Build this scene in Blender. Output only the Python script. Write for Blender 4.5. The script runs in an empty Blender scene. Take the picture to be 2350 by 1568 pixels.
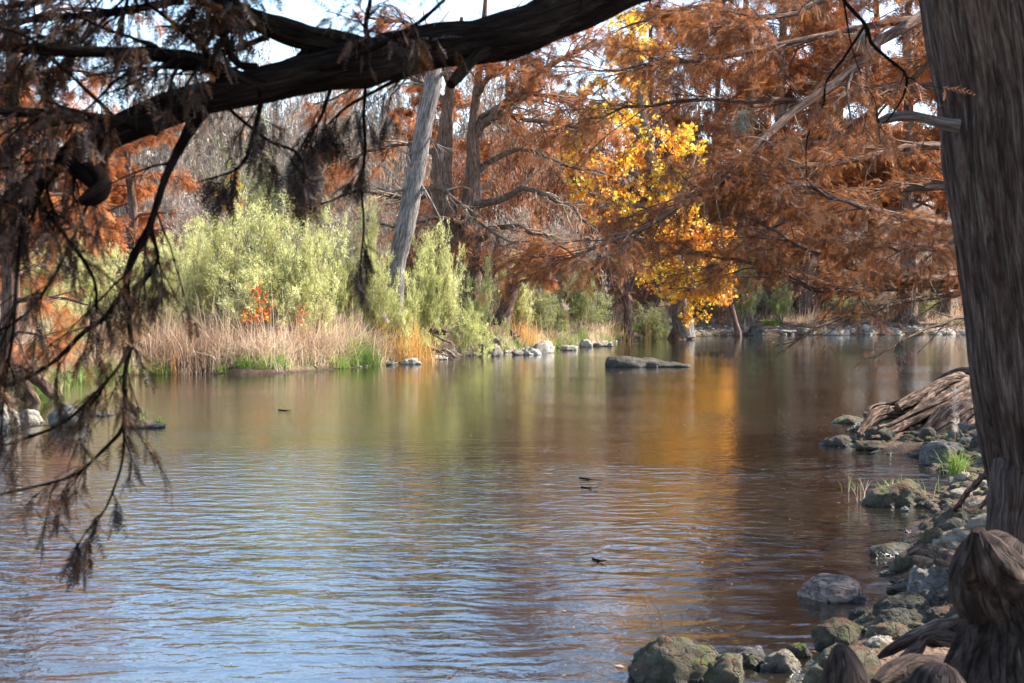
import bpy, math
import numpy as np
from mathutils import Vector

# ------------------------------------------------------------------ camera model
W, H = 2350.0, 1568.0            # working pixel grid of the measurements
F = 3228.0
CAMZ = 2.2
HOR = 690.0
PITCH = math.atan((784.0 - HOR) / F)
cp, sp = math.cos(PITCH), math.sin(PITCH)

def ray(x, y):
    cx = (x - W / 2) / F; cy = -(y - H / 2) / F
    return np.array([cx, cp + cy * sp, -sp + cy * cp])

def px(x, y, d):                 # point of that direction at distance d in front
    r = ray(x, y)
    return np.array([0, 0, CAMZ]) + r * (d / r[1])

def gz(x, y, z=0.0):             # where that direction meets height z
    r = ray(x, y)
    return np.array([0, 0, CAMZ]) + r * ((z - CAMZ) / r[2])

S2D = 0.61198
scene = bpy.context.scene
COL = scene.collection

# ------------------------------------------------------------------ noise
def _hash(ix, iy, iz, seed):
    h = (ix.astype(np.int64) * 374761393 + iy.astype(np.int64) * 668265263 + iz.astype(np.int64) * 2147483647 + seed * 974634777) & 0xFFFFFFFF
    h = ((h ^ (h >> 13)) * 1274126177) & 0xFFFFFFFF
    h = ((h ^ (h >> 16)) * 2246822519) & 0xFFFFFFFF
    return ((h ^ (h >> 15)) & 0xFFFFFF) / float(0xFFFFFF)

def vnoise(p, seed=0):
    p = np.asarray(p, float)
    i = np.floor(p).astype(np.int64); f = p - i; f = f * f * (3 - 2 * f)
    r = 0
    for dx in (0, 1):
        for dy in (0, 1):
            for dz in (0, 1):
                w = (f[..., 0] if dx else 1 - f[..., 0]) * (f[..., 1] if dy else 1 - f[..., 1]) * (f[..., 2] if dz else 1 - f[..., 2])
                r = r + w * _hash(i[..., 0] + dx, i[..., 1] + dy, i[..., 2] + dz, seed)
    return r * 2 - 1

def fbm(p, seed=0, o=4):
    p = np.asarray(p, float); r = 0; a = 1.0
    for k in range(o):
        r = r + a * vnoise(p, seed + k); p = p * 2.03 + 7.1; a *= .5
    return r

def fbm2(x, y, s, seed=0, o=4):
    return fbm(np.stack([x * s, y * s, np.full_like(x, 3.3)], -1), seed, o)

# ------------------------------------------------------------------ mesh builder
class MB:
    def __init__(self): self.v = []; self.f = []; self.t = []; self.g = []; self.n = 0
    def add(self, v, f, tint=0.5, g=None):
        v = np.asarray(v, float).reshape(-1, 3); f = np.asarray(f, int)
        if len(v) == 0 or len(f) == 0: return
        self.v.append(v); self.f.append(f + self.n)
        self.t.append(np.broadcast_to(np.asarray(tint, float), (len(f),)).copy())
        self.g.append(np.zeros((len(v), 3)) if g is None else g.reshape(-1, 3)); self.n += len(v)
    def build(self, name, mat, parent=None, origin=None, smooth=False):
        v = np.concatenate(self.v)
        if parent is not None: origin = np.array(parent.location[:])
        o = np.zeros(3) if origin is None else np.asarray(origin, float)
        v = v - o
        starts = []; loops = []; tot = 0
        for f in self.f:
            k = f.shape[1]
            starts.append(tot + np.arange(len(f)) * k); tot += f.size; loops.append(f.ravel())
        me = bpy.data.meshes.new(name)
        nf = sum(len(f) for f in self.f)
        me.vertices.add(len(v)); me.vertices.foreach_set('co', v.astype(np.float32).ravel())
        me.loops.add(tot); me.loops.foreach_set('vertex_index', np.concatenate(loops).astype(np.int32))
        me.polygons.add(nf); me.polygons.foreach_set('loop_start', np.concatenate(starts).astype(np.int32))
        if smooth: me.polygons.foreach_set('use_smooth', np.ones(nf, bool))
        at = me.attributes.new('tint', 'FLOAT', 'FACE'); at.data.foreach_set('value', np.concatenate(self.t).astype(np.float32))
        if any(np.any(q) for q in self.g):
            ga = me.attributes.new('grain', 'FLOAT_VECTOR', 'POINT'); ga.data.foreach_set('vector', np.concatenate(self.g).astype(np.float32).ravel())
        me.update(calc_edges=True); me.validate()
        me.materials.append(mat)
        ob = bpy.data.objects.new(name, me); COL.objects.link(ob)
        if parent is not None: ob.parent = parent
        else: ob.location = Vector(o)
        return ob

def tag(o, label=None, cat=None, group=None, kind=None):
    if label: o['label'] = label
    if cat: o['category'] = cat
    if group: o['group'] = group
    if kind: o['kind'] = kind
    return o

def thing(name, loc, label, cat, group=None):
    e = bpy.data.objects.new(name, None); COL.objects.link(e)
    e.location = Vector([float(a) for a in loc]); e.empty_display_size = .3
    return tag(e, label, cat, group)

def dup(root, loc, rz, sc, label, group=None):
    r = root.copy(); COL.objects.link(r)
    r.location = Vector([float(a) for a in loc]); r.rotation_euler = (0, 0, rz)
    r.scale = (sc, sc, sc) if not hasattr(sc, '__len__') else sc
    if label: r['label'] = label
    if group: r['group'] = group
    for ch in list(root.children):
        c = ch.copy(); COL.objects.link(c); c.parent = r
    return r

def nrm(a): return a / (np.linalg.norm(a, axis=-1, keepdims=True) + 1e-9)

def smooth_path(pts, m):
    """Catmull-Rom through pts (k,c) resampled to m rows"""
    P = np.asarray(pts, float); k = len(P)
    if k == 2:
        t = np.linspace(0, 1, m)[:, None]; return P[0] * (1 - t) + P[1] * t
    Q = np.vstack([2 * P[0] - P[1], P, 2 * P[-1] - P[-2]])
    t = np.linspace(0, k - 1 - 1e-6, m); i = t.astype(int); u = (t - i)[:, None]
    a, b, c, d = Q[i], Q[i + 1], Q[i + 2], Q[i + 3]
    return .5 * (2 * b + (c - a) * u + (2 * a - 5 * b + 4 * c - d) * u ** 2 + (3 * b - a - 3 * c + d) * u ** 3)

def pxpath(pts, m):
    """pts rows (x, y, d, r_px) -> path (m,3), radii (m,)"""
    A = np.array([list(px(p[0], p[1], p[2])) + [p[3] * p[2] / F] for p in pts])
    B = smooth_path(A, m)
    return B[:, :3], np.maximum(B[:, 3], 5e-4)

def tubes(mb, paths, radii, sides=5, tint=.5, disp=None, cap=False):
    P = np.asarray(paths, float); R = np.asarray(radii, float)
    if P.ndim == 2: P = P[None]; R = R[None]
    n, m, _ = P.shape
    T = np.empty_like(P); T[:, 1:-1] = P[:, 2:] - P[:, :-2]; T[:, 0] = P[:, 1] - P[:, 0]; T[:, -1] = P[:, -1] - P[:, -2]
    T = nrm(T)
    mean = nrm(T.mean(1))
    ref = np.where(np.abs(mean[:, 2:3]) > .8, np.array([[1., 0, 0]]), np.array([[0, 0, 1.]]))[:, None, :]
    U = nrm(np.cross(T, np.broadcast_to(ref, T.shape))); V = np.cross(T, U)
    a = np.arange(sides) * 2 * math.pi / sides
    ca = np.cos(a)[None, None, :, None]; sa = np.sin(a)[None, None, :, None]
    N = U[:, :, None, :] * ca + V[:, :, None, :] * sa
    rad = R[:, :, None, None]
    vert = P[:, :, None, :] + N * rad
    if disp is not None:
        vert = vert + N * disp(vert, N, rad, np.broadcast_to(a[None, None, :], vert.shape[:3]))[..., None]
    idx = np.arange(n * m * sides).reshape(n, m, sides)
    nx = np.roll(idx, -1, axis=2)
    f = np.stack([idx[:, :-1], nx[:, :-1], nx[:, 1:], idx[:, 1:]], -1).reshape(-1, 4)
    tt = np.asarray(tint, float)
    if tt.ndim == 1: tt = np.repeat(tt, (m - 1) * sides)
    g = None
    if sides >= 5:
        ln = np.concatenate([np.zeros((n, 1)), np.cumsum(np.linalg.norm(np.diff(P, axis=1), axis=2), axis=1)], 1); r0 = R.mean(1)[:, None, None]
        g = np.stack([np.cos(a) * r0 + 0 * ln[..., None], np.sin(a) * r0 + 0 * ln[..., None], np.broadcast_to(ln[..., None], (n, m, sides))], -1) + np.abs(P[:, :1, None, :]).sum(-1, keepdims=True) * .37
    mb.add(vert.reshape(-1, 3), f, tt, g)
    if cap:
        for e in (0, -1):
            c = P[:, e]; base = mb.n
            for i in range(n):
                ring = vert[i, e]; k = mb.n
                mb.add(np.vstack([ring, c[i][None]]), np.array([[j, (j + 1) % sides, sides] for j in range(sides)]), .5)

def sprout(rng, paths, radii, n_per, length, ang, up=0., droop=0., wig=.15, m=6, t0=.2, t1=1., rk=.45, rmin=.002, flat=.7, lpow=.5):
    """children of a set of paths; returns paths, radii"""
    n, k, _ = paths.shape; N = n * n_per
    t = rng.uniform(t0, t1, N) * (k - 1.001); pi = np.repeat(np.arange(n), n_per)
    i = t.astype(int); u = (t - i)[:, None]
    pos = paths[pi, i] * (1 - u) + paths[pi, i + 1] * u
    tan = nrm(paths[pi, i + 1] - paths[pi, i])
    r0 = (radii[pi, i] * (1 - u[:, 0]) + radii[pi, i + 1] * u[:, 0])
    side = nrm(np.cross(tan, np.array([0, 0, 1.])) + 1e-4)
    upv = np.cross(side, tan)
    a = rng.choice([-1, 1], N)
    ph = rng.normal(0, 1 - flat + .15, N) * 1.2
    perp = side * (a * np.cos(ph))[:, None] + upv * np.sin(ph)[:, None]
    an = ang * rng.uniform(.6, 1.3, N)
    d = tan * np.cos(an)[:, None] + perp * np.sin(an)[:, None]
    d[:, 2] += up; d = nrm(d)
    plen = np.linalg.norm(paths[:, -1] - paths[:, 0], axis=1)[pi]
    L = length * plen ** lpow * rng.uniform(.5, 1.3, N) * (1 - .45 * (t / (k - 1)))
    out = np.empty((N, m, 3)); out[:, 0] = pos
    st = (L / (m - 1))[:, None]
    for j in range(1, m):
        d = d + rng.normal(0, wig, (N, 3)); d[:, 2] -= droop / (m - 1); d = nrm(d)
        out[:, j] = out[:, j - 1] + d * st
    rs = np.maximum(r0 * rk, rmin)
    R = rs[:, None] * np.linspace(1, .35, m)[None, :]
    return out, R

def instance(mb, tv, tf, pos, X, Y, Z, sc, tint):
    """template verts tv in local frame (x,y,z axes X,Y,Z) placed at pos"""
    n = len(pos); sc = np.broadcast_to(np.asarray(sc, float), (n,))[:, None, None]
    loc = tv[None] * sc
    v = pos[:, None] + loc[..., 0:1] * X[:, None] + loc[..., 1:2] * Y[:, None] + loc[..., 2:3] * Z[:, None]
    k = len(tv)
    f = (tf[None] + (np.arange(n) * k)[:, None, None]).reshape(-1, tf.shape[1])
    tint = np.broadcast_to(np.asarray(tint, float), (n,))
    mb.add(v.reshape(-1, 3), f, np.repeat(tint, len(tf)))

def frames(rng, d, roll=1.5):
    X = nrm(d); r = rng.normal(0, 1, X.shape); r[:, 2] *= .6; r[:, 2] += roll
    Y = nrm(np.cross(r, X)); return X, Y, np.cross(X, Y)

def spray_tmpl(npair, w, ll=.34, curve=.15, seed=1):
    """feather: stem along x length 1, thin leaflets both sides"""
    r = np.random.default_rng(seed); v = []; f = []
    for i in range(npair):
        t = (i + .5) / npair; x = .06 + .9 * t; z = -curve * t * t
        l = ll * (1 - .65 * abs(t - .35) / .65) * r.uniform(.7, 1.2)
        for s in (-1, 1):
            k = len(v); a = r.uniform(.75, 1.15)
            dx, dy = math.cos(a) * l, math.sin(a) * l * s; zz = z - r.uniform(0, .35) * l
            v += [(x - w, 0, z), (x + w, 0, z), (x + dx, dy, zz)]; f.append((k, k + 1, k + 2))
    return np.array(v), np.array(f)

def leaf_on(rng, paths, n_per, t0=.15):
    n, k, _ = paths.shape; N = n * n_per
    t = rng.uniform(t0, 1, N) * (k - 1.001); pi = np.repeat(np.arange(n), n_per); i = t.astype(int); u = (t - i)[:, None]
    return paths[pi, i] * (1 - u) + paths[pi, i + 1] * u, nrm(paths[pi, i + 1] - paths[pi, i])

# ------------------------------------------------------------------ materials
def newmat(name):
    m = bpy.data.materials.new(name); m.use_nodes = True
    nt = m.node_tree
    for n in list(nt.nodes): nt.nodes.remove(n)
    out = nt.nodes.new('ShaderNodeOutputMaterial')
    return m, nt, out

def N(nt, t, **kw):
    n = nt.nodes.new(t)
    for k, v in kw.items():
        if k in n.inputs.keys() if isinstance(k, str) else False: n.inputs[k].default_value = v
        else: setattr(n, k, v)
    return n

def ramp(nt, fac, cols):
    r = nt.nodes.new('ShaderNodeValToRGB'); e = r.color_ramp.elements
    while len(e) < len(cols): e.new(.5)
    for el, (p, c) in zip(e, cols): el.position = p; el.color = (*c, 1)
    nt.links.new(fac, r.inputs[0]); return r.outputs[0]

def leafmat(name, cols, trans=.4, rough=.55, spec=.3):
    m, nt, out = newmat(name)
    at = N(nt, 'ShaderNodeAttribute', attribute_name='tint')
    c = ramp(nt, at.outputs['Fac'], cols)
    p = nt.nodes.new('ShaderNodeBsdfPrincipled'); p.inputs['Roughness'].default_value = rough
    p.inputs['Specular IOR Level'].default_value = spec
    tr = nt.nodes.new('ShaderNodeBsdfTranslucent'); mx = nt.nodes.new('ShaderNodeMixShader'); mx.inputs[0].default_value = trans
    nt.links.new(c, p.inputs['Base Color']); nt.links.new(c, tr.inputs['Color'])
    nt.links.new(p.outputs[0], mx.inputs[1]); nt.links.new(tr.outputs[0], mx.inputs[2]); nt.links.new(mx.outputs[0], out.inputs[0])
    return m

def barkmat(name, cols, scale=(6, 6, 1.2), ns=4., bump=.02, rough=.85, fiss=.45, spec=.12):
    """fibrous bark: the grain runs along the limb, darker fissures between the strips"""
    m, nt, out = newmat(name); L = nt.links.new
    at_ = N(nt, 'ShaderNodeAttribute', attribute_name='grain'); mp = nt.nodes.new('ShaderNodeMapping'); mp.inputs['Scale'].default_value = scale
    L(at_.outputs['Vector'], mp.inputs[0])
    n1 = N(nt, 'ShaderNodeTexNoise', Scale=ns, Detail=8., Roughness=.7); n1.inputs['Distortion'].default_value = .35; L(mp.outputs[0], n1.inputs['Vector'])
    c = ramp(nt, n1.outputs['Fac'], cols)
    mp2 = nt.nodes.new('ShaderNodeMapping'); mp2.inputs['Scale'].default_value = (scale[0] * .8, scale[1] * .8, scale[2] * .5); L(at_.outputs['Vector'], mp2.inputs[0])
    vo = N(nt, 'ShaderNodeTexNoise', Scale=ns * .8, Detail=3., Roughness=.5); vo.inputs['Distortion'].default_value = .8; L(mp2.outputs[0], vo.inputs['Vector'])
    ab = N(nt, 'ShaderNodeMath', operation='SUBTRACT'); ab.inputs[1].default_value = .5; L(vo.outputs['Fac'], ab.inputs[0])
    ab2 = N(nt, 'ShaderNodeMath', operation='ABSOLUTE'); L(ab.outputs[0], ab2.inputs[0])
    fs = N(nt, 'ShaderNodeMapRange'); fs.inputs[1].default_value = 0.; fs.inputs[2].default_value = .05; fs.inputs[3].default_value = fiss; fs.inputs[4].default_value = 1.; L(ab2.outputs[0], fs.inputs[0])
    tc = nt.nodes.new('ShaderNodeTexCoord')
    n2 = N(nt, 'ShaderNodeTexNoise', Scale=1.9, Detail=4.); L(tc.outputs['Object'], n2.inputs['Vector'])
    hs = nt.nodes.new('ShaderNodeHueSaturation'); mr = N(nt, 'ShaderNodeMapRange'); mr.inputs[3].default_value = .55; mr.inputs[4].default_value = 1.45
    L(n2.outputs['Fac'], mr.inputs[0]); L(mr.outputs[0], hs.inputs['Value']); L(c, hs.inputs['Color'])
    ml = N(nt, 'ShaderNodeMixRGB', blend_type='MULTIPLY'); ml.inputs[0].default_value = 1.; L(hs.outputs[0], ml.inputs[1]); L(fs.outputs[0], ml.inputs[2])
    p = nt.nodes.new('ShaderNodeBsdfPrincipled'); p.inputs['Roughness'].default_value = rough; p.inputs['Specular IOR Level'].default_value = spec
    L(ml.outputs[0], p.inputs['Base Color'])
    hh = N(nt, 'ShaderNodeMath', operation='MULTIPLY_ADD'); hh.inputs[1].default_value = .6; L(fs.outputs[0], hh.inputs[0]); L(n1.outputs['Fac'], hh.inputs[2])
    b = N(nt, 'ShaderNodeBump'); b.inputs['Distance'].default_value = bump; b.inputs['Strength'].default_value = 1.
    L(hh.outputs[0], b.inputs['Height']); L(b.outputs[0], p.inputs['Normal']); L(p.outputs[0], out.inputs[0])
    return m

def rockmat(name, cols, moss=None, litter=None, ns=3.):
    m, nt, out = newmat(name); L = nt.links.new
    tc = nt.nodes.new('ShaderNodeTexCoord'); geo = nt.nodes.new('ShaderNodeNewGeometry')
    P = geo.outputs['Position']
    n1 = N(nt, 'ShaderNodeTexNoise', Scale=ns, Detail=9., Roughness=.7); L(P, n1.inputs['Vector'])
    c = ramp(nt, n1.outputs['Fac'], cols)
    sx = nt.nodes.new('ShaderNodeSeparateXYZ'); L(geo.outputs['Normal'], sx.inputs[0])
    def layer(c, col, thr, sc, wz):
        n3 = N(nt, 'ShaderNodeTexNoise', Scale=sc, Detail=6., Roughness=.65); L(P, n3.inputs['Vector'])
        ad = N(nt, 'ShaderNodeMath', operation='MULTIPLY_ADD'); ad.inputs[1].default_value = wz; L(sx.outputs[2], ad.inputs[0]); L(n3.outputs['Fac'], ad.inputs[2])
        mm = N(nt, 'ShaderNodeMapRange'); mm.inputs[1].default_value = thr; mm.inputs[2].default_value = thr + .1; L(ad.outputs[0], mm.inputs[0])
        mix = N(nt, 'ShaderNodeMixRGB'); mix.inputs[2].default_value = (*col, 1); L(mm.outputs[0], mix.inputs[0]); L(c, mix.inputs[1]); return mix.outputs[0]
    if moss: c = layer(c, moss[0], moss[1], 4.3, .25)
    if litter: c = layer(c, litter[0], litter[1], 7., .3)
    p = nt.nodes.new('ShaderNodeBsdfPrincipled'); p.inputs['Specular IOR Level'].default_value = .3
    # wet band just above the water
    sp_ = nt.nodes.new('ShaderNodeSeparateXYZ'); L(P, sp_.inputs[0])
    wet = N(nt, 'ShaderNodeMapRange'); wet.inputs[1].default_value = .015; wet.inputs[2].default_value = .06; wet.inputs[3].default_value = .42; wet.inputs[4].default_value = 1.; L(sp_.outputs[2], wet.inputs[0])
    mul = N(nt, 'ShaderNodeMixRGB', blend_type='MULTIPLY'); mul.inputs[0].default_value = 1; L(c, mul.inputs[1]); L(wet.outputs[0], mul.inputs[2])
    rr = N(nt, 'ShaderNodeMapRange'); rr.inputs[1].default_value = .015; rr.inputs[2].default_value = .06; rr.inputs[3].default_value = .25; rr.inputs[4].default_value = .9; L(sp_.outputs[2], rr.inputs[0]); L(rr.outputs[0], p.inputs['Roughness'])
    L(mul.outputs[0], p.inputs['Base Color'])
    n2 = N(nt, 'ShaderNodeTexNoise', Scale=22., Detail=7., Roughness=.7); L(P, n2.inputs['Vector'])
    n4 = N(nt, 'ShaderNodeTexVoronoi', feature='DISTANCE_TO_EDGE', Scale=5.5); n5 = N(nt, 'ShaderNodeTexNoise', Scale=7., Detail=4.); L(P, n5.inputs['Vector'])
    wv = N(nt, 'ShaderNodeVectorMath', operation='MULTIPLY_ADD'); wv.inputs[1].default_value = (.35, .35, .35); L(n5.outputs['Color'], wv.inputs[0]); L(P, wv.inputs[2]); L(wv.outputs[0], n4.inputs['Vector'])
    cr = N(nt, 'ShaderNodeMapRange'); cr.inputs[1].default_value = 0.; cr.inputs[2].default_value = .07; cr.inputs[3].default_value = 0.; cr.inputs[4].default_value = .45; L(n4.outputs['Distance'], cr.inputs[0])
    sm = N(nt, 'ShaderNodeMath', operation='ADD'); L(cr.outputs[0], sm.inputs[0]); L(n2.outputs['Fac'], sm.inputs[1])
    b = N(nt, 'ShaderNodeBump'); b.inputs['Distance'].default_value = .05; b.inputs['Strength'].default_value = 1.; L(sm.outputs[0], b.inputs['Height']); L(b.outputs[0], p.inputs['Normal'])
    L(p.outputs[0], out.inputs[0]); return m

M = {}
M['rust'] = leafmat('rust_foliage', [(0, (.09, .028, .011)), (.35, (.24, .070, .019)), (.75, (.48, .155, .040)), (1, (.62, .28, .10))], .45)
M['rust_deep'] = leafmat('deep_rust_foliage', [(0, (.045, .017, .008)), (.4, (.17, .053, .014)), (.75, (.46, .155, .038)), (1, (.68, .32, .11))], .4)
M['rust_dull'] = leafmat('dull_rust_foliage', [(0, (.09, .040, .024)), (.5, (.26, .098, .042)), (1, (.48, .22, .10))], .4)
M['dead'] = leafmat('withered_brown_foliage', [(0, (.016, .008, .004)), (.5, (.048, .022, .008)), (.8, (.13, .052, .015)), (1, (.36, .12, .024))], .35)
M['yellow'] = leafmat('sycamore_leaf', [(0, (.42, .11, .025)), (.3, (.68, .24, .025)), (.62, (.85, .43, .025)), (.88, (.92, .66, .06)), (1, (.45, .55, .06))], .5, .4, .5)
M['orange'] = leafmat('orange_leaf', [(0, (.40, .06, .012)), (.6, (.65, .16, .02)), (1, (.75, .33, .03))], .5, .4, .5)
M['willow'] = leafmat('pale_green_foliage', [(0, (.24, .23, .08)), (.5, (.50, .48, .18)), (1, (.72, .68, .36))], .45)
M['willow2'] = leafmat('fresh_green_foliage', [(0, (.20, .20, .065)), (.5, (.44, .44, .15)), (1, (.66, .64, .28))], .45)
M['olive'] = leafmat('olive_foliage', [(0, (.09, .10, .035)), (.5, (.20, .21, .075)), (1, (.36, .33, .14))], .4)
M['tan'] = leafmat('dry_grass', [(0, (.26, .16, .10)), (.4, (.44, .30, .19)), (.8, (.62, .46, .31)), (1, (.74, .61, .46))], .35)
M['gold'] = leafmat('golden_grass', [(0, (.38, .18, .05)), (.5, (.60, .33, .09)), (1, (.72, .50, .17))], .4)
M['green'] = leafmat('green_grass', [(0, (.06, .10, .02)), (.5, (.15, .23, .04)), (1, (.36, .42, .10))], .4)
M['plume'] = leafmat('grass_plume', [(0, (.45, .36, .28)), (1, (.72, .62, .52))], .5)
M['greybrush'] = leafmat('grey_brush', [(0, (.16, .125, .10)), (.5, (.30, .245, .20)), (.9, (.44, .37, .30)), (1, (.45, .24, .12))], .25)
M['litter'] = leafmat('fallen_needles', [(0, (.09, .032, .015)), (.6, (.22, .09, .042)), (1, (.42, .24, .14))], .2)
M['moss_hang'] = leafmat('hanging_moss', [(0, (.10, .10, .07)), (1, (.24, .24, .17))], .3)
M['grey_bark'] = barkmat('weathered_grey_bark', [(.3, (.07, .058, .05)), (.5, (.155, .132, .12)), (.7, (.27, .24, .215))], (5, 5, .8), 3., .04)
M['brown_bark'] = barkmat('cypress_bark', [(.3, (.045, .026, .018)), (.5, (.12, .072, .052)), (.72, (.27, .185, .14))], (6, 6, 1.), 3., .03)
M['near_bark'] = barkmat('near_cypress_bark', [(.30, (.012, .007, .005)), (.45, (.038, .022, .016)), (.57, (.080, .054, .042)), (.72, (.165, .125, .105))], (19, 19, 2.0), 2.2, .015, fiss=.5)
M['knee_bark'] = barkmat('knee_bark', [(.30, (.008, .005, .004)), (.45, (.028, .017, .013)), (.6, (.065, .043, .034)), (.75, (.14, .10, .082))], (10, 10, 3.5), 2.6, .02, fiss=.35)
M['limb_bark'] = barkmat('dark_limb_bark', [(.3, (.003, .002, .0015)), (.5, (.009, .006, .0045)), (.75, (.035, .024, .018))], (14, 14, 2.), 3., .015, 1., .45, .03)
M['twig'] = barkmat('twig_bark', [(.3, (.05, .032, .022)), (.6, (.12, .08, .058)), (.8, (.24, .185, .14))], (3, 3, 3), 2., .002)
M['pale_twig'] = barkmat('pale_twig_bark', [(.3, (.12, .088, .060)), (.6, (.25, .19, .14)), (.8, (.40, .32, .25))], (3, 3, 3), 2., .002)
M['root'] = barkmat('weathered_root_wood', [(.3, (.030, .019, .014)), (.48, (.10, .060, .042)), (.62, (.24, .16, .115)), (.75, (.38, .28, .215))], (9, 9, 1.6), 2.6, .03, fiss=.3)
M['slab'] = barkmat('weathered_slab_wood', [(.3, (.06, .042, .033)), (.5, (.17, .125, .10)), (.7, (.33, .26, .215))], (9, 9, 9), 2., .02, fiss=.4)
M['rock'] = rockmat('limestone', [(.3, (.075, .058, .038)), (.5, (.20, .165, .12)), (.7, (.38, .33, .26))], litter=((.12, .058, .03), .80))
M['rock_pale'] = rockmat('pale_limestone', [(.3, (.14, .115, .088)), (.5, (.30, .26, .205)), (.7, (.48, .43, .355))], litter=((.28, .16, .08), .78))
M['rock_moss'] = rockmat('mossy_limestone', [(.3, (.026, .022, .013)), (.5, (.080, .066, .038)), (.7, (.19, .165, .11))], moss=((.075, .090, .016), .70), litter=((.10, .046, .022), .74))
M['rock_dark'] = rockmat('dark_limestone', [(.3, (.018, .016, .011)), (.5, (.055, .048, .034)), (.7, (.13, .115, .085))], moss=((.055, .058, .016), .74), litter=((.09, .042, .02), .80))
M['rock_grey'] = rockmat('grey_limestone', [(.3, (.045, .040, .034)), (.5, (.12, .108, .095)), (.7, (.25, .23, .20))])

# ------------------------------------------------------------------ ground and river
FAR = [(-9.0, 21.5), (-9.6, 24), (-10.9, 27.5), (-10.6, 31)] + [tuple(gz(x, y)[:2]) for x, y in
       [(150, 885), (230, 868), (330, 860), (500, 858), (640, 857), (700, 853), (800, 845), (890, 836), (975, 826), (1060, 817), (1160, 810), (1250, 801), (1330, 795), (1400, 789), (1425, 778), (1500, 773.5), (1600, 772), (1750, 770), (1900, 769), (2050, 768), (2200, 767.5), (2400, 766.5)]] + [(80, 101), (260, 112)]
NEAR = [(260, 84), (80, 72), (40, 60), (20, 48), (12.6, 38)] + [tuple(gz(x, y)[:2]) for x, y in
        [(2200, 905), (2080, 935), (1985, 975), (1975, 1010), (1990, 1035), (2110, 1050), (2185, 1085), (2205, 1110), (2150, 1150), (2160, 1180), (2120, 1200), (2095, 1225), (2060, 1250), (2040, 1290), (2045, 1320), (2080, 1345), (2060, 1372), (2010, 1400), (1960, 1440), (1900, 1475), (1890, 1530), (1780, 1600), (1600, 1700)]] + [(-.6, 6.2), (-4, 5), (-14, 3), (-40, 0), (-40, 14), (-15, 17)]
RIVER = np.array(FAR + NEAR)

def river_sd(x, y):
    """signed distance to the shoreline, negative in the water"""
    P = np.stack([x, y], -1); d2 = np.full(x.shape, 1e12); inside = np.zeros(x.shape, bool)
    A = RIVER; B = np.roll(RIVER, -1, 0)
    for a, b in zip(A, B):
        ab = b - a; t = np.clip(((P - a) @ ab) / (ab @ ab), 0, 1)
        q = P - a - t[..., None] * ab; d2 = np.minimum(d2, (q ** 2).sum(-1))
        c = (a[1] > y) != (b[1] > y)
        with np.errstate(divide='ignore', invalid='ignore'):
            xi = (b[0] - a[0]) * (y - a[1]) / (b[1] - a[1] + 1e-12) + a[0]
        inside ^= c & (x < xi)
    d = np.sqrt(d2); return np.where(inside, -d, d)

def height(x, y):
    x = np.asarray(x, float); y = np.asarray(y, float)
    s = river_sd(x, y)
    s = s + fbm2(x, y, .9, 5, 3) * .22 * np.clip(y / 25, .3, 1.5)
    far = (y > 30 + 0 * x)
    land = .10 * np.clip(s / .3, 0, 1) + .5 * (1 - np.exp(-np.maximum(s, 0) / 2.2)) + .55 * (1 - np.exp(-np.maximum(s - 2, 0) / 7.))
    near = (x > 0) & (y < 36)
    land = np.where(near, .75 * land + .03 * np.maximum(s, 0), land)
    hill = np.clip((y - 105 - .15 * np.abs(x)) / 95., 0, 1); hill = hill * hill * (3 - 2 * hill) * (18.5 - 3.5 * np.tanh((x - 5) / 20))
    hill2 = np.clip((-x - 22 - .2 * y) / 60, 0, 1) * 6
    land = land + fbm2(x, y, .35, 9, 4) * .13 * np.clip(s / 3, 0, 1) + fbm2(x, y, 2.2, 19, 3) * .045 * np.clip(s / .5, 0, 1)
    bed = np.maximum(s * .28, -1.2) + fbm2(x, y, 1.6, 25, 3) * .04
    return np.where(s > 0, land + hill + hill2, bed)

def H1(x, y): return float(height(np.array([x]), np.array([y]))[0])

def onground(x, y, lo=4.5, hi=140):
    """first place along that direction where the ground (or water) is met"""
    r = ray(x, y); d = np.concatenate([np.arange(lo, 40, .02), np.arange(40, hi, .1)])
    p = np.array([0, 0, CAMZ])[None] + r[None] * (d / r[1])[:, None]
    h = np.maximum(height(p[:, 0], p[:, 1]), 0)
    k = np.nonzero(p[:, 2] <= h)[0]
    if len(k) == 0: k = [len(d) - 1]
    q = p[k[0]].copy(); q[2] = h[k[0]]; return q

def grid(x0, x1, nx, y0, y1, ny, warp=None):
    xs = np.linspace(x0, x1, nx); ys = np.linspace(0, 1, ny)
    ys = y0 + (y1 - y0) * ys
    X, Y = np.meshgrid(xs, ys); return X, Y

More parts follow.
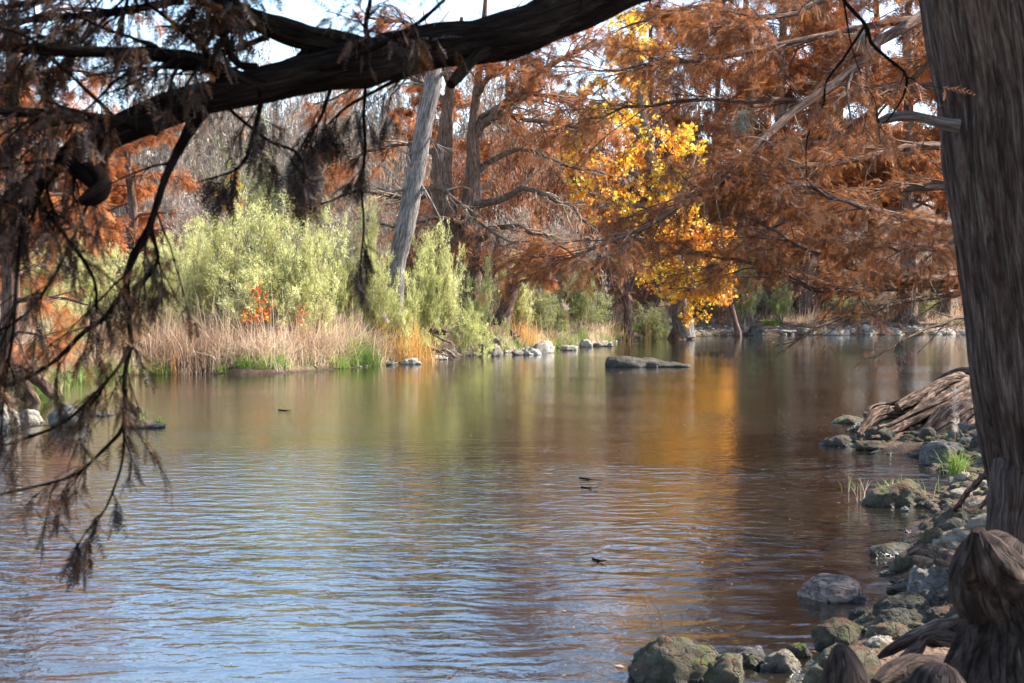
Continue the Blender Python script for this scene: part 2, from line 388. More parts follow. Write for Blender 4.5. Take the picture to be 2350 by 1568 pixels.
def build_ground():
    # one sheet: fine near the river, coarse out to the horizon
    xs = np.unique(np.concatenate([np.linspace(-900, -120, 14), np.linspace(-120, -26, 60), np.linspace(-26, -3, 120), np.linspace(-3, 9, 170), np.linspace(9, 46, 150), np.linspace(46, 120, 40), np.linspace(120, 900, 14)]))
    ys = np.unique(np.concatenate([np.linspace(-60, 4, 24), np.linspace(4, 22, 260), np.linspace(22, 60, 190), np.linspace(60, 110, 170), np.linspace(110, 240, 60), np.linspace(240, 1500, 16)]))
    X, Y = np.meshgrid(xs, ys); Z = height(X.ravel(), Y.ravel()).reshape(X.shape)
    v = np.stack([X, Y, Z], -1).reshape(-1, 3); nx = len(xs)
    i = np.arange(len(ys) * nx).reshape(len(ys), nx)
    f = np.stack([i[:-1, :-1], i[:-1, 1:], i[1:, 1:], i[1:, :-1]], -1).reshape(-1, 4)
    mb = MB(); mb.add(v, f)
    m, nt, out = newmat('river_bank_earth'); L = nt.links.new
    geo = nt.nodes.new('ShaderNodeNewGeometry'); P = geo.outputs['Position']
    n1 = N(nt, 'ShaderNodeTexNoise', Scale=1.3, Detail=9., Roughness=.7); L(P, n1.inputs['Vector'])
    c = ramp(nt, n1.outputs['Fac'], [(.3, (.075, .042, .026)), (.45, (.12, .070, .043)), (.6, (.19, .125, .08)), (.75, (.28, .20, .14))])
    n2 = N(nt, 'ShaderNodeTexNoise', Scale=30., Detail=6.); L(P, n2.inputs['Vector'])
    n3 = N(nt, 'ShaderNodeTexNoise', Scale=.22, Detail=4.); L(P, n3.inputs['Vector'])
    mm = N(nt, 'ShaderNodeMapRange'); mm.inputs[1].default_value = .52; mm.inputs[2].default_value = .62; L(n3.outputs['Fac'], mm.inputs[0])
    mix = N(nt, 'ShaderNodeMixRGB'); mix.inputs[2].default_value = (.10, .11, .03, 1); L(c, mix.inputs[1])
    ml = N(nt, 'ShaderNodeMath', operation='MULTIPLY'); ml.inputs[1].default_value = .45; L(mm.outputs[0], ml.inputs[0]); L(ml.outputs[0], mix.inputs[0])
    p = nt.nodes.new('ShaderNodeBsdfPrincipled'); p.inputs['Roughness'].default_value = .9; p.inputs['Specular IOR Level'].default_value = .2
    sz = nt.nodes.new('ShaderNodeSeparateXYZ'); L(P, sz.inputs[0]); wt = N(nt, 'ShaderNodeMapRange'); wt.inputs[1].default_value = .02; wt.inputs[2].default_value = .12; wt.inputs[3].default_value = .35; wt.inputs[4].default_value = 1.; L(sz.outputs[2], wt.inputs[0])
    ml2 = N(nt, 'ShaderNodeMixRGB', blend_type='MULTIPLY'); ml2.inputs[0].default_value = 1; L(mix.outputs[0], ml2.inputs[1]); L(wt.outputs[0], ml2.inputs[2]); L(ml2.outputs[0], p.inputs['Base Color'])
    b = N(nt, 'ShaderNodeBump'); b.inputs['Distance'].default_value = .04; L(n2.outputs['Fac'], b.inputs['Height']); L(b.outputs[0], p.inputs['Normal']); L(p.outputs[0], out.inputs[0])
    o = mb.build('ground', m, smooth=True); tag(o, 'earthy brown river bank rising from the water', kind='structure')

def build_water():
    mb = MB()
    v = np.array([(-60, -10, 0), (300, -10, 0), (300, 130, 0), (-60, 130, 0)], float)
    mb.add(v, np.array([[0, 1, 2, 3]]))
    m, nt, out = newmat('river_water'); L = nt.links.new
    geo = nt.nodes.new('ShaderNodeNewGeometry'); P = geo.outputs['Position']
    def noise(scale, rot, ns, det, rough=.5, dist=0.):
        mp = nt.nodes.new('ShaderNodeMapping'); mp.inputs['Scale'].default_value = scale; mp.inputs['Rotation'].default_value = (0, 0, rot); L(P, mp.inputs[0])
        n = N(nt, 'ShaderNodeTexNoise', Scale=ns, Detail=det, Roughness=rough); n.inputs['Distortion'].default_value = dist; L(mp.outputs[0], n.inputs['Vector']); return n.outputs['Fac']
    def math_(op, a, b):
        n = N(nt, 'ShaderNodeMath', operation=op)
        for i, q in enumerate((a, b)):
            if isinstance(q, (int, float)): n.inputs[i].default_value = q
            else: L(q, n.inputs[i])
        return n.outputs[0]
    sx = nt.nodes.new('ShaderNodeSeparateXYZ'); L(P, sx.inputs[0])
    def mapr(src, a, b, c, d, t='SMOOTHSTEP'):
        n = N(nt, 'ShaderNodeMapRange'); n.interpolation_type = t
        for i, q in enumerate((a, b, c, d)): n.inputs[i + 1].default_value = q
        L(src, n.inputs[0]); return n.outputs[0]
    big = noise((.5, 1, 1), .16, 4.2, 1.5, .45, .4)          # swells of half a metre
    mid = noise((.8, 1, 1), -.1, 10., 2., .5, .3)
    fine = noise((1, 1, 1), .05, 30., 2., .6)
    patch = noise((.5, 1, 1), .3, .22, 2.)
    ynear = mapr(sx.outputs[1], 10., 28., 1., 0.)
    yfar = mapr(sx.outputs[1], 18., 60., 1., .35)
    pm = mapr(patch, .35, .65, .45, 1.2)
    a1 = math_('MULTIPLY', math_('MULTIPLY', big, .034), math_('MULTIPLY', ynear, pm))
    a2 = math_('MULTIPLY', math_('MULTIPLY', mid, .0085), math_('MULTIPLY', yfar, pm))
    a3 = math_('MULTIPLY', math_('MULTIPLY', fine, .0014), yfar)
    hgt = math_('ADD', math_('ADD', a1, a2), a3)
    b = N(nt, 'ShaderNodeBump'); b.inputs['Distance'].default_value = 1.; b.inputs['Strength'].default_value = 1.; L(hgt, b.inputs['Height'])
    p = nt.nodes.new('ShaderNodeBsdfPrincipled'); p.inputs['Roughness'].default_value = .03; p.inputs['IOR'].default_value = 2.1
    p.inputs['Base Color'].default_value = (.012, .010, .006, 1)
    p.inputs['Specular IOR Level'].default_value = .5
    L(b.outputs[0], p.inputs['Normal']); L(p.outputs[0], out.inputs[0])
    o = mb.build('water', m); tag(o, 'calm brown green river reflecting the bank and sky', kind='structure')

# ------------------------------------------------------------------ rocks
def ico(n):
    import bmesh
    bm = bmesh.new(); bmesh.ops.create_icosphere(bm, subdivisions=n, radius=1.)
    v = np.array([q.co[:] for q in bm.verts]); f = np.array([[w.index for w in q.verts] for q in bm.faces]); bm.free(); return v, f
ICO = {k: ico(k) for k in (3, 4, 5)}

def rock_shape(w, dp, h, seed, n=4, lump=.3, rot=0., flat=0.):
    v, f = ICO[n]; s = seed * 13.7
    vv = v * np.array([1, max(dp / w, .3), min(1., max(2 * h / w, .18))])
    d = 1 + lump * fbm(vv * 1.15 + s, seed, 3) + .10 * fbm(vv * 4. + s, seed + 3, 3) + .035 * vnoise(vv * 12 + s, seed + 9)
    # crude facets: clamp against a few random planes
    r = np.random.default_rng(seed); q = v * d[:, None]
    for k in range(6):
        nn = nrm(r.normal(0, 1, 3) * [1, 1, .6]); t = r.uniform(.68, .95); e = q @ nn - t
        q = q - np.where(e > 0, e * .6, 0)[:, None] * nn
    q = q + nrm(v) * (.045 * fbm(vv * 3.1 + s, seed + 15, 4))[:, None]
    if flat > 0: q[:, 2] = np.where(q[:, 2] > 1 - flat, 1 - flat + (q[:, 2] - 1 + flat) * .3, q[:, 2])
    mn, mx = q.min(0), q.max(0); q = (q - (mn + mx) / 2) / ((mx - mn) / 2)
    q[:, 2] = np.where(q[:, 2] < -.3, -.3 + (q[:, 2] + .3) * .5, q[:, 2])
    c, s_ = math.cos(rot), math.sin(rot)
    q = q * np.array([w / 2, dp / 2, h])
    q[:, 2] += .03 * h
    return np.stack([q[:, 0] * c - q[:, 1] * s_ * .3, q[:, 0] * s_ * .3 + q[:, 1], q[:, 2]], -1), f

ROCKN = [0]
def rock(x0, x1, y0, y1, label, mat='rock', n=4, lump=.3, name='boulder', group=None, flat=0., dk=.75, S=True, z=None, sink=.25):
    """extents in the photograph's pixels; stands where its foot meets the ground"""
    if S: x0, x1, y0, y1 = x0 * S2D, x1 * S2D, y0 * S2D, y1 * S2D
    xc = (x0 + x1) / 2
    q = onground(xc, y1) if z is None else gz(xc, y1, z)
    w = (x1 - x0) * q[1] / F; dp = w * dk
    q[1] += dp * .42; q[0] *= (q[1]) / (q[1] - dp * .42)
    w = (x1 - x0) * q[1] / F
    top = px(xc, y0, q[1])[2]; g = H1(q[0], q[1]); base = max(g, 0.) if z is None else z
    base = min(base, q[2] + .3)
    h = max(top - base, .05) * 1.03
    ROCKN[0] += 1
    v, f = rock_shape(w, dp, h, ROCKN[0], n, lump, 0., flat)
    v = v + np.array([q[0], q[1], base])
    mb = MB(); mb.add(v, f)
    o = mb.build(name, M[mat], origin=(q[0], q[1], base), smooth=True)
    tag(o, label, 'rock', group); return o, q, w, dp, h

# ------------------------------------------------------------------ tube things
def ridged(amp, freq, seed, zs=.35, fine=.4):
    def fn(vert, Nn, rad, a):
        p = np.stack([np.cos(a) * freq, np.sin(a) * freq, vert[..., 2] * zs * freq], -1)
        r = 1 - np.abs(fbm(p, seed, 3)); q = fbm(p * np.array([4.1, 4.1, 2.]), seed + 5, 2)
        return rad[..., 0] * amp * ((r - .6) + fine * q * .5)
    return fn

def wood(parent, name, pts, m, sides, mat, amp=.12, freq=2., seed=1, label=None, px_=True, cap=True):
    if px_: P, R = pxpath(pts, m)
    else:
        B = smooth_path(pts, m); P, R = B[:, :3], B[:, 3]
    # lumps along the length as well
    L = np.concatenate([[0], np.cumsum(np.linalg.norm(np.diff(P, axis=0), axis=1))]); s = L / (R.mean() * 2.6)
    R = R * (1 + .12 * vnoise(np.stack([s, s * 0 + seed, s * 0], -1), seed))
    mb = MB()
    def fn(vert, Nn, rad, a):
        l = np.broadcast_to(L[None, :, None], vert.shape[:3]) / (R.mean() * 6)
        p = np.stack([np.cos(a) * freq + l * .25, np.sin(a) * freq, l], -1)
        return rad[..., 0] * amp * ((1 - np.abs(fbm(p, seed, 3))) - .55 + .25 * fbm(p * 3.3, seed + 4, 2) + .10 * (1 - 2 * np.abs(vnoise(p * np.array([9, 9, 4.]), seed + 6))))
    tubes(mb, P, R, sides, disp=fn, cap=cap)
    o = mb.build(name, M[mat], parent, smooth=True)
    if label: o['label'] = label
    return P, R

def as_paths(plist, m):
    """resample list of (P,R) to common count"""
    Ps = []; Rs = []
    for P, R in plist:
        B = smooth_path(np.column_stack([P, R]), m); Ps.append(B[:, :3]); Rs.append(np.maximum(B[:, 3], 1e-4))
    return np.array(Ps), np.array(Rs)

SP_FAR = spray_tmpl(5, .045, .42, .2, 3)
SP_MID = spray_tmpl(9, .020, .34, .2, 4)
SP_NEAR = spray_tmpl(9, .035, .24, .25, 5)

def fol(rng, mb, paths, n_per, tm, size, hang=.3, spread=.8, t0=.1, tmean=.5, tsd=.22, roll=1.5):
    pos, tan = leaf_on(rng, paths, n_per, t0)
    n = len(pos)
    d = tan + rng.normal(0, spread, (n, 3)); d[:, 2] -= hang; X, Y, Z = frames(rng, d, roll)
    # clumps of lighter and darker foliage
    tt = tmean + .22 * vnoise(pos * .8, 77) + rng.normal(0, tsd, n)
    instance(mb, tm[0], tm[1], pos, X, Y, Z, size * rng.uniform(.5, 1.35, n), np.clip(tt, 0, 1))

def grow_crown(rng, parent, limbs, lv, leafmat_, twigmat='twig', tm=SP_FAR, size=.4, nleaf=5, hang=.3, spread=.8, tmean=.5, part='foliage', branch='branches'):
    """lv: list of sprout kwargs; last level carries leaves"""
    P, R = limbs; mb = MB()
    levels = []
    for i, kw in enumerate(lv):
        P, R = sprout(rng, P, R, **kw); levels.append((P, R))
        tubes(mb, P, R, 4 if i == 0 else 3)
    if mb.n: mb.build(branch, M[twigmat], parent)
    ml = MB(); fol(rng, ml, levels[-1][0], nleaf, tm, size, hang, spread, tmean=tmean)
    if len(levels) > 1: fol(rng, ml, levels[-2][0], max(1, nleaf // 2), tm, size, hang, spread, .4, tmean=tmean)
    ml.build(part, M[leafmat_], parent)

# ================================================================== the setting
build_ground()
build_water()

# ------------------------------------------------------------------ rocks of the near right bank (photo pixels)
GR = 'rocks along the right bank'
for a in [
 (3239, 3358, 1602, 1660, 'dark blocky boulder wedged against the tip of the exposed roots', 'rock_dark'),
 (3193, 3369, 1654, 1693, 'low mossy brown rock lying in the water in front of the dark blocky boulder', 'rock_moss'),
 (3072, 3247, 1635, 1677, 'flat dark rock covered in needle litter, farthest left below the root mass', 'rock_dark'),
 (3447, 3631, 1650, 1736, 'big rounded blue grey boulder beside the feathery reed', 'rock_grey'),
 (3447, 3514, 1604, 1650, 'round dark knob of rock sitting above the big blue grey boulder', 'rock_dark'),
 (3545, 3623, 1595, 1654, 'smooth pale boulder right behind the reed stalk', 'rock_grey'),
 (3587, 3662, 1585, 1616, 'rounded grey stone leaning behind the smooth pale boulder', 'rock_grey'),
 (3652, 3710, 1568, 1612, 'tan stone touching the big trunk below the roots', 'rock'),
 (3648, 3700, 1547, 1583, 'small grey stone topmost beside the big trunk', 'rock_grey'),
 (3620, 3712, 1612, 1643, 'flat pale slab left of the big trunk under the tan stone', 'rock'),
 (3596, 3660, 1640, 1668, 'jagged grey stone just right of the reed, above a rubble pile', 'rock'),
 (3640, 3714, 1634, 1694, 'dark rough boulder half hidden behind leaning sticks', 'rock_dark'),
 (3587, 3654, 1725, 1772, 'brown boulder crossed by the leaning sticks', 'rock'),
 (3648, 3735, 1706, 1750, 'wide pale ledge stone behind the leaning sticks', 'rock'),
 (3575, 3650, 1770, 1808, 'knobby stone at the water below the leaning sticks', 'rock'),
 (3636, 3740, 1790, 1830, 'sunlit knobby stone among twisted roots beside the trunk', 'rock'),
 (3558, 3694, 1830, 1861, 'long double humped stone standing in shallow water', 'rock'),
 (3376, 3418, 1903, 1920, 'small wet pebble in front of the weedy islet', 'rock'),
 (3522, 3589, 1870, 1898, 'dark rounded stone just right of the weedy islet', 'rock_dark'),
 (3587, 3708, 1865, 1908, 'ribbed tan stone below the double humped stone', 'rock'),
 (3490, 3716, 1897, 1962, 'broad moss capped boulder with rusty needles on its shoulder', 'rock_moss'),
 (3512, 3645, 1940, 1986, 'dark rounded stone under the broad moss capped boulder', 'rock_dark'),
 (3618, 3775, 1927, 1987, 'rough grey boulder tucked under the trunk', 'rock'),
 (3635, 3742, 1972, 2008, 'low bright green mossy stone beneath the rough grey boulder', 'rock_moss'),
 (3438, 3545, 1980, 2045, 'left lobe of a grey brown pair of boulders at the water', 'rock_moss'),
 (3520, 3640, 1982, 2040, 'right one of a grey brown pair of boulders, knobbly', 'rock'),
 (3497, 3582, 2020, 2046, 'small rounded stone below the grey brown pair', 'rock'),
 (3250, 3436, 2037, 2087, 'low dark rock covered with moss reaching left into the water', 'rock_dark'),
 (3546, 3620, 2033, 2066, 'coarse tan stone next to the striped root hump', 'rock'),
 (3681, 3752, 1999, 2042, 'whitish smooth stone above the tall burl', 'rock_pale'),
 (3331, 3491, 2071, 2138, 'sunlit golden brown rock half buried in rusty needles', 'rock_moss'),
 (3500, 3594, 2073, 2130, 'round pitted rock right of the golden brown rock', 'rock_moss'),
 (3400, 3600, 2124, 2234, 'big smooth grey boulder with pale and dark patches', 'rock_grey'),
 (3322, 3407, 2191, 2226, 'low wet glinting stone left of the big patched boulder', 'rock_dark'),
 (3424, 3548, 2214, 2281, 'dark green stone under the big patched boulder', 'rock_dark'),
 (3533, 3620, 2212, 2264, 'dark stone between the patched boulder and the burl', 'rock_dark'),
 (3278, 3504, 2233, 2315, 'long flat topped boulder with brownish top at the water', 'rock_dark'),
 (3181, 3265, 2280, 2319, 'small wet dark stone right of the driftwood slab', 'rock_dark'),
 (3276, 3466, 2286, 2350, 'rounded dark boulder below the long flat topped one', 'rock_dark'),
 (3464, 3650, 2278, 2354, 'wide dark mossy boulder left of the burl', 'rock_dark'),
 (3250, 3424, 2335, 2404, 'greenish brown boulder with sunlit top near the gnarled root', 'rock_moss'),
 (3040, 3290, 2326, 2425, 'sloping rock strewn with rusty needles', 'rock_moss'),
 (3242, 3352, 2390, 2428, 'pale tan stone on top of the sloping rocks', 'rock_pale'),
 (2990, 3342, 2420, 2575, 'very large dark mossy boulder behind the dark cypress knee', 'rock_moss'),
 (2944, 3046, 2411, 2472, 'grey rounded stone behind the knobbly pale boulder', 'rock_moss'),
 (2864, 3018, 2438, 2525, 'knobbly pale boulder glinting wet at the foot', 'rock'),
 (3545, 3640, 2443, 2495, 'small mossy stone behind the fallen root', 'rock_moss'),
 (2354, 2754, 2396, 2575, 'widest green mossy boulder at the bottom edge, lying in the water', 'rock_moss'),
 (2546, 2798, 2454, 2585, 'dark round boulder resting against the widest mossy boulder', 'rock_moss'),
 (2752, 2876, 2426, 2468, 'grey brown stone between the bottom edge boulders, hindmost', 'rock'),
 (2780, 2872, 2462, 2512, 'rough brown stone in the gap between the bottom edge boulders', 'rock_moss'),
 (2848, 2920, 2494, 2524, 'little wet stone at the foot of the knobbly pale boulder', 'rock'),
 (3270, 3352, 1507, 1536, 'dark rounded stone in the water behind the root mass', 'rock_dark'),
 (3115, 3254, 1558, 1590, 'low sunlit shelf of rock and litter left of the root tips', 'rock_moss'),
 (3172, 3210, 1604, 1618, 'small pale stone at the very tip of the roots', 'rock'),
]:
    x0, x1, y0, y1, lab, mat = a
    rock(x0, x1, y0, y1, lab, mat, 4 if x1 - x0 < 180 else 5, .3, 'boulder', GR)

# the weedy islet
isl, q, w, dp, h = rock(3216, 3530, 1803, 1905, 'mossy islet rock with weeds and grass growing on it', 'rock_moss', 5, .42, 'islet_rock')
ISL = q
# rocks on the far left and in the river
GL = 'rocks by the left bank'
rock(-60, 84, 1517, 1615, 'large pale pitted boulder cut off by the left edge', 'rock_pale', 5, .3, 'boulder', GL)
rock(50, 165, 1535, 1590, 'pale boulder just right of the large pitted one', 'rock_pale', 4, .3, 'boulder', GL)
rock(179, 330, 1517, 1604, 'broad grey boulder behind the hanging twigs', 'rock_grey', 4, .3, 'boulder', GL)
rock(313, 426, 1545, 1561, 'thin flat stone barely out of the water by the broad grey boulder', 'rock_grey', 4, .3, 'boulder', GL, z=0.)
rock(474, 533, 1516, 1553, 'small dark hump of rock behind the flat tufted stone', 'rock_grey', 4, .3, 'boulder', GL, z=0.)
fl, qF, wF, dF, hF = rock(452, 622, 1578, 1606, 'flat dark stone in the river with a grass tuft growing on it', 'rock_dark', 4, .35, 'river_rock', z=0.)
def river_rock():
    q = gz(908 + 495, 842, 0.); q[0] = gz(1487, 842, 0.)[0]; w = 194 * q[1] / F; mb = MB()
    for dx, dy, ww, dd, hh, sd in ((-.20, 0, .62, .30, .36, 501), (.08, .05, .60, .30, .30, 502), (.30, -.02, .40, .2, .17, 503), (-.36, .0, .28, .2, .2, 504)):
        v, f = rock_shape(w * ww, w * dd, hh, sd, 4, .3); mb.add(v + q + np.array([dx * w, dy * w, 0]), f)
    tag(mb.build('river_rock', M['rock_dark'], origin=q, smooth=True), 'long low humped rock alone in the middle of the river', 'rock')
river_rock()
GF = 'rocks along the far bank'
for a in [
 (1447, 1481, 1356, 1371, 'small dark stone at the waterline, leftmost of the far bank rocks', 'rock_grey'),
 (1498, 1585, 1343, 1368, 'flat whitish rock at the foot of the orange grass', 'rock_pale'),
 (1538, 1580, 1314, 1342, 'grey block above the flat whitish rock', 'rock'),
 (1630, 1680, 1338, 1350, 'little flat stone below the bleached roots', 'rock_pale'),
 (1730, 1784, 1285, 1322, 'pale rock on the slope left of the big sunlit boulder', 'rock_pale'),
 (1796, 1888, 1290, 1336, 'big grey rounded boulder at the waterline of the far bank', 'rock'),
 (1918, 1971, 1310, 1332, 'brown grey stone between two pale ones on the far bank', 'rock'),
 (1960, 2080, 1279, 1325, 'widest pale sloping ledge of the far bank', 'rock_pale'),
 (1950, 2032, 1300, 1332, 'white smooth rock in front of the widest pale ledge', 'rock_pale'),
 (2100, 2168, 1294, 1315, 'low pale rock below the green grass patch', 'rock_pale'),
 (2172, 2225, 1272, 1302, 'upright pale rock where the bank bends away', 'rock_pale'),
 (2222, 2280, 1284, 1300, 'thin pale rubble stone past the upright rock', 'rock'),
 (2276, 2300, 1286, 1300, 'last small grey stone of the rocky point', 'rock'),
 (2788, 2862, 1222, 1260, 'dark brown boulder on the distant shore under the sycamore', 'rock_dark'),
 (2880, 2990, 1236, 1256, 'pale ledge right of the dark brown distant boulder', 'rock_pale'),
 (3000, 3060, 1232, 1256, 'rounded pale stone on the distant shore', 'rock'),
 (3080, 3190, 1236, 1258, 'flat tan shelf of the distant shore', 'rock_pale'),
 (3215, 3275, 1218, 1252, 'upright tan rock on the distant shore', 'rock'),
 (3290, 3395, 1232, 1257, 'low grey ledge on the distant shore', 'rock'),
 (3400, 3475, 1225, 1254, 'whitish stone before the grassy clearing', 'rock_pale'),
 (3480, 3590, 1232, 1256, 'broad whitish ledge below the grassy clearing', 'rock_pale'),
 (3580, 3680, 1228, 1256, 'pale rock nearest the big trunk on the distant shore', 'rock_pale'),
]:
    x0, x1, y0, y1, lab, mat = a
    rock(x0, x1, y0, y1, lab, mat, 4, .32, 'bank_rock', GF)
# ================================================================== trees
def trunk_obj(parent, name, P, R, mat, sides=14, amp=.14, freq=2.2, seed=1):
    mb = MB(); L = np.concatenate([[0], np.cumsum(np.linalg.norm(np.diff(P, axis=0), axis=1))])
    def fn(vert, Nn, rad, a):
        l = np.broadcast_to(L[None, :, None], vert.shape[:3]) / (R.mean() * 5)
        p = np.stack([np.cos(a) * freq, np.sin(a) * freq, l], -1)
        return rad[..., 0] * amp * ((1 - np.abs(fbm(p, seed, 3))) - .6 + .25 * fbm(p * 3.3, seed + 4, 2))
    tubes(mb, P, R, sides, disp=fn, cap=True)
    return mb.build(name, M[mat], parent, smooth=True)

def roots(parent, base, r, n, length, rng, mat='brown_bark', drop=.5, az=None):
    for k in range(n):
        a = 2 * math.pi * (k + rng.uniform(-.3, .3)) / n if az is None else az[k]
        L = length * rng.uniform(.6, 1.3); d = np.array([math.cos(a), math.sin(a), 0]); s = np.array([-d[1], d[0], 0]) * rng.uniform(-.3, .3)
        pts = []
        for t, zz, rr in ((0, r * 2.8, .55), (.2, r * 1.5, .5), (.45, r * .55, .38), (.7, .04, .28), (1., -drop * .5, .12)):
            q = base + d * L * t + s * L * t * t; q[2] = base[2] + zz - drop * t * t * .6
            pts.append([*q, r * rr])
        wood(parent, 'root', pts, 14, 8, mat, .18, 1.5, int(rng.integers(1e6)), px_=False)

def cypress(name, x, y, h, r, seed, label, lean=(0, 0), group=None, leaf='rust', nl=30, ll=4.2, start=.25, size=.5, nleaf=5, tmean=.5, nroot=5, bark='brown_bark', d2=8, d3=7):
    rng = np.random.default_rng(seed)
    z = max(H1(x, y), 0.) - .05; base = np.array([x, y, z])
    t = thing(name, base, label, 'tree', group)
    k = 7; pts = []
    for i in range(k):
        u = i / (k - 1)
        pts.append([x + lean[0] * u + rng.normal(0, .12) * (i > 0), y + lean[1] * u + rng.normal(0, .12) * (i > 0), z + h * u, r * (1.5 if i == 0 else 1.) * (1 - .82 * u ** 1.1)])
    B = smooth_path(pts, 40); P, R = B[:, :3], B[:, 3]
    trunk_obj(t, 'trunk', P, R, bark, seed=seed)
    if nroot: roots(t, base, r, nroot, r * 3.4, rng, bark)
    LP, LR = sprout(rng, P[None], R[None], nl, ll, 1.35, up=.12, droop=.25, wig=.09, m=8, t0=start, t1=.98, rk=.3, rmin=.02, flat=.1, lpow=0)
    for j in range(nl):                       # limbs run every way round the trunk
        a = rng.uniform(0, 2 * math.pi); c, s = math.cos(a), math.sin(a); q = LP[j] - LP[j, 0]
        LP[j, :, 0] = LP[j, 0, 0] + q[:, 0] * c - q[:, 1] * s; LP[j, :, 1] = LP[j, 0, 1] + q[:, 0] * s + q[:, 1] * c
    mb = MB(); tubes(mb, LP, LR, 5); mb.build('limbs', M[bark], t)
    grow_crown(rng, t, (LP, LR), [
        dict(n_per=d2, length=.75, ang=.9, up=.05, droop=.2, wig=.12, m=5, rk=.45, rmin=.012, flat=.85),
        dict(n_per=d3, length=.6, ang=.8, up=-.05, droop=.45, wig=.16, m=4, rk=.5, rmin=.008, flat=.8)],
        leaf, 'twig', SP_FAR, size, nleaf, .35, .6, tmean)
    return t

# --- far bank cypresses ------------------------------------------------------------------
GT = 'rust brown cypresses beyond the river'
def at(xp, d): return px(xp, 700, d)[0]
cyA = cypress('cypress_tree', at(1640, 104), 104, 23, .42, 11, 'tall rust cypress behind the yellow sycamore on the far bank', group=GT, ll=5.2, size=.62, nleaf=5)
cyB = cypress('cypress_tree', at(1840, 98), 98, 22, .5, 12, 'broad rust cypress with dark trunk in the middle of the distant shore', (1, 0), GT, leaf='rust', ll=5.5, size=.62, start=.2)
for xp, d, rz, s, lab, src in [
    (2000, 108, 1.1, 1.35, 'rust cypress left of the grassy clearing, far back', cyA), (2160, 100, 2.3, 1.3, 'rust cypress at the grassy clearing beside the big trunk', cyA),
    (2320, 96, 4.0, 1.3, 'rust cypress hidden mostly behind the big near trunk', cyB), (1740, 115, 3.0, 1.35, 'farthest rust cypress above the dark brown distant boulder', cyB),
    (1480, 118, 5.0, 1.15, 'rust cypress rising behind the top of the sycamore', cyB), (1330, 112, 2.0, .8, 'rust cypress in the gap right of the two trunked cypress', cyA),
    (1920, 122, .5, 1.5, 'rust cypress at the very back of the distant shore', cyA),
    (1790, 97, 2.2, 1.3, 'rust cypress right of the sycamore, near the shore', cyA), (2080, 95, 5.2, 1.25, 'rust cypress nearest the far shore left of the big trunk', cyA), (1900, 106, 3.7, 1.4, 'tall rust cypress between two others on the distant shore', cyB),
    (1170, 90, 3.3, .82, 'rust cypress behind the two trunked one, with sky between its branches', cyA), (1000, 97, 1.7, .85, 'rust cypress behind the top of the grey leaning trunk', cyB)]:
    x = at(xp, d); dup(src, (x, d, H1(x, d) - .05), rz, s, lab, GT)
# trees closing the view upstream on the left
cyC = cypress('cypress_tree', at(-60, 52), 52, 11, .35, 21, 'rust cypress behind the leftmost trunk at the photo edge', group='cypresses behind the hanging twigs', ll=4., size=.42, nleaf=6, start=.15, nroot=3)
for xp, d, rz, s, lab in [(120, 60, 1.0, 1.0, 'rust cypress seen through the hanging twigs above the pale bushes'), (300, 74, 2.6, 1.05, 'rust cypress right of the others behind the hanging twigs')]:
    x = at(xp, d); dup(cyC, (x, d, H1(x, d) - .05), rz, s, lab, 'cypresses behind the hanging twigs')

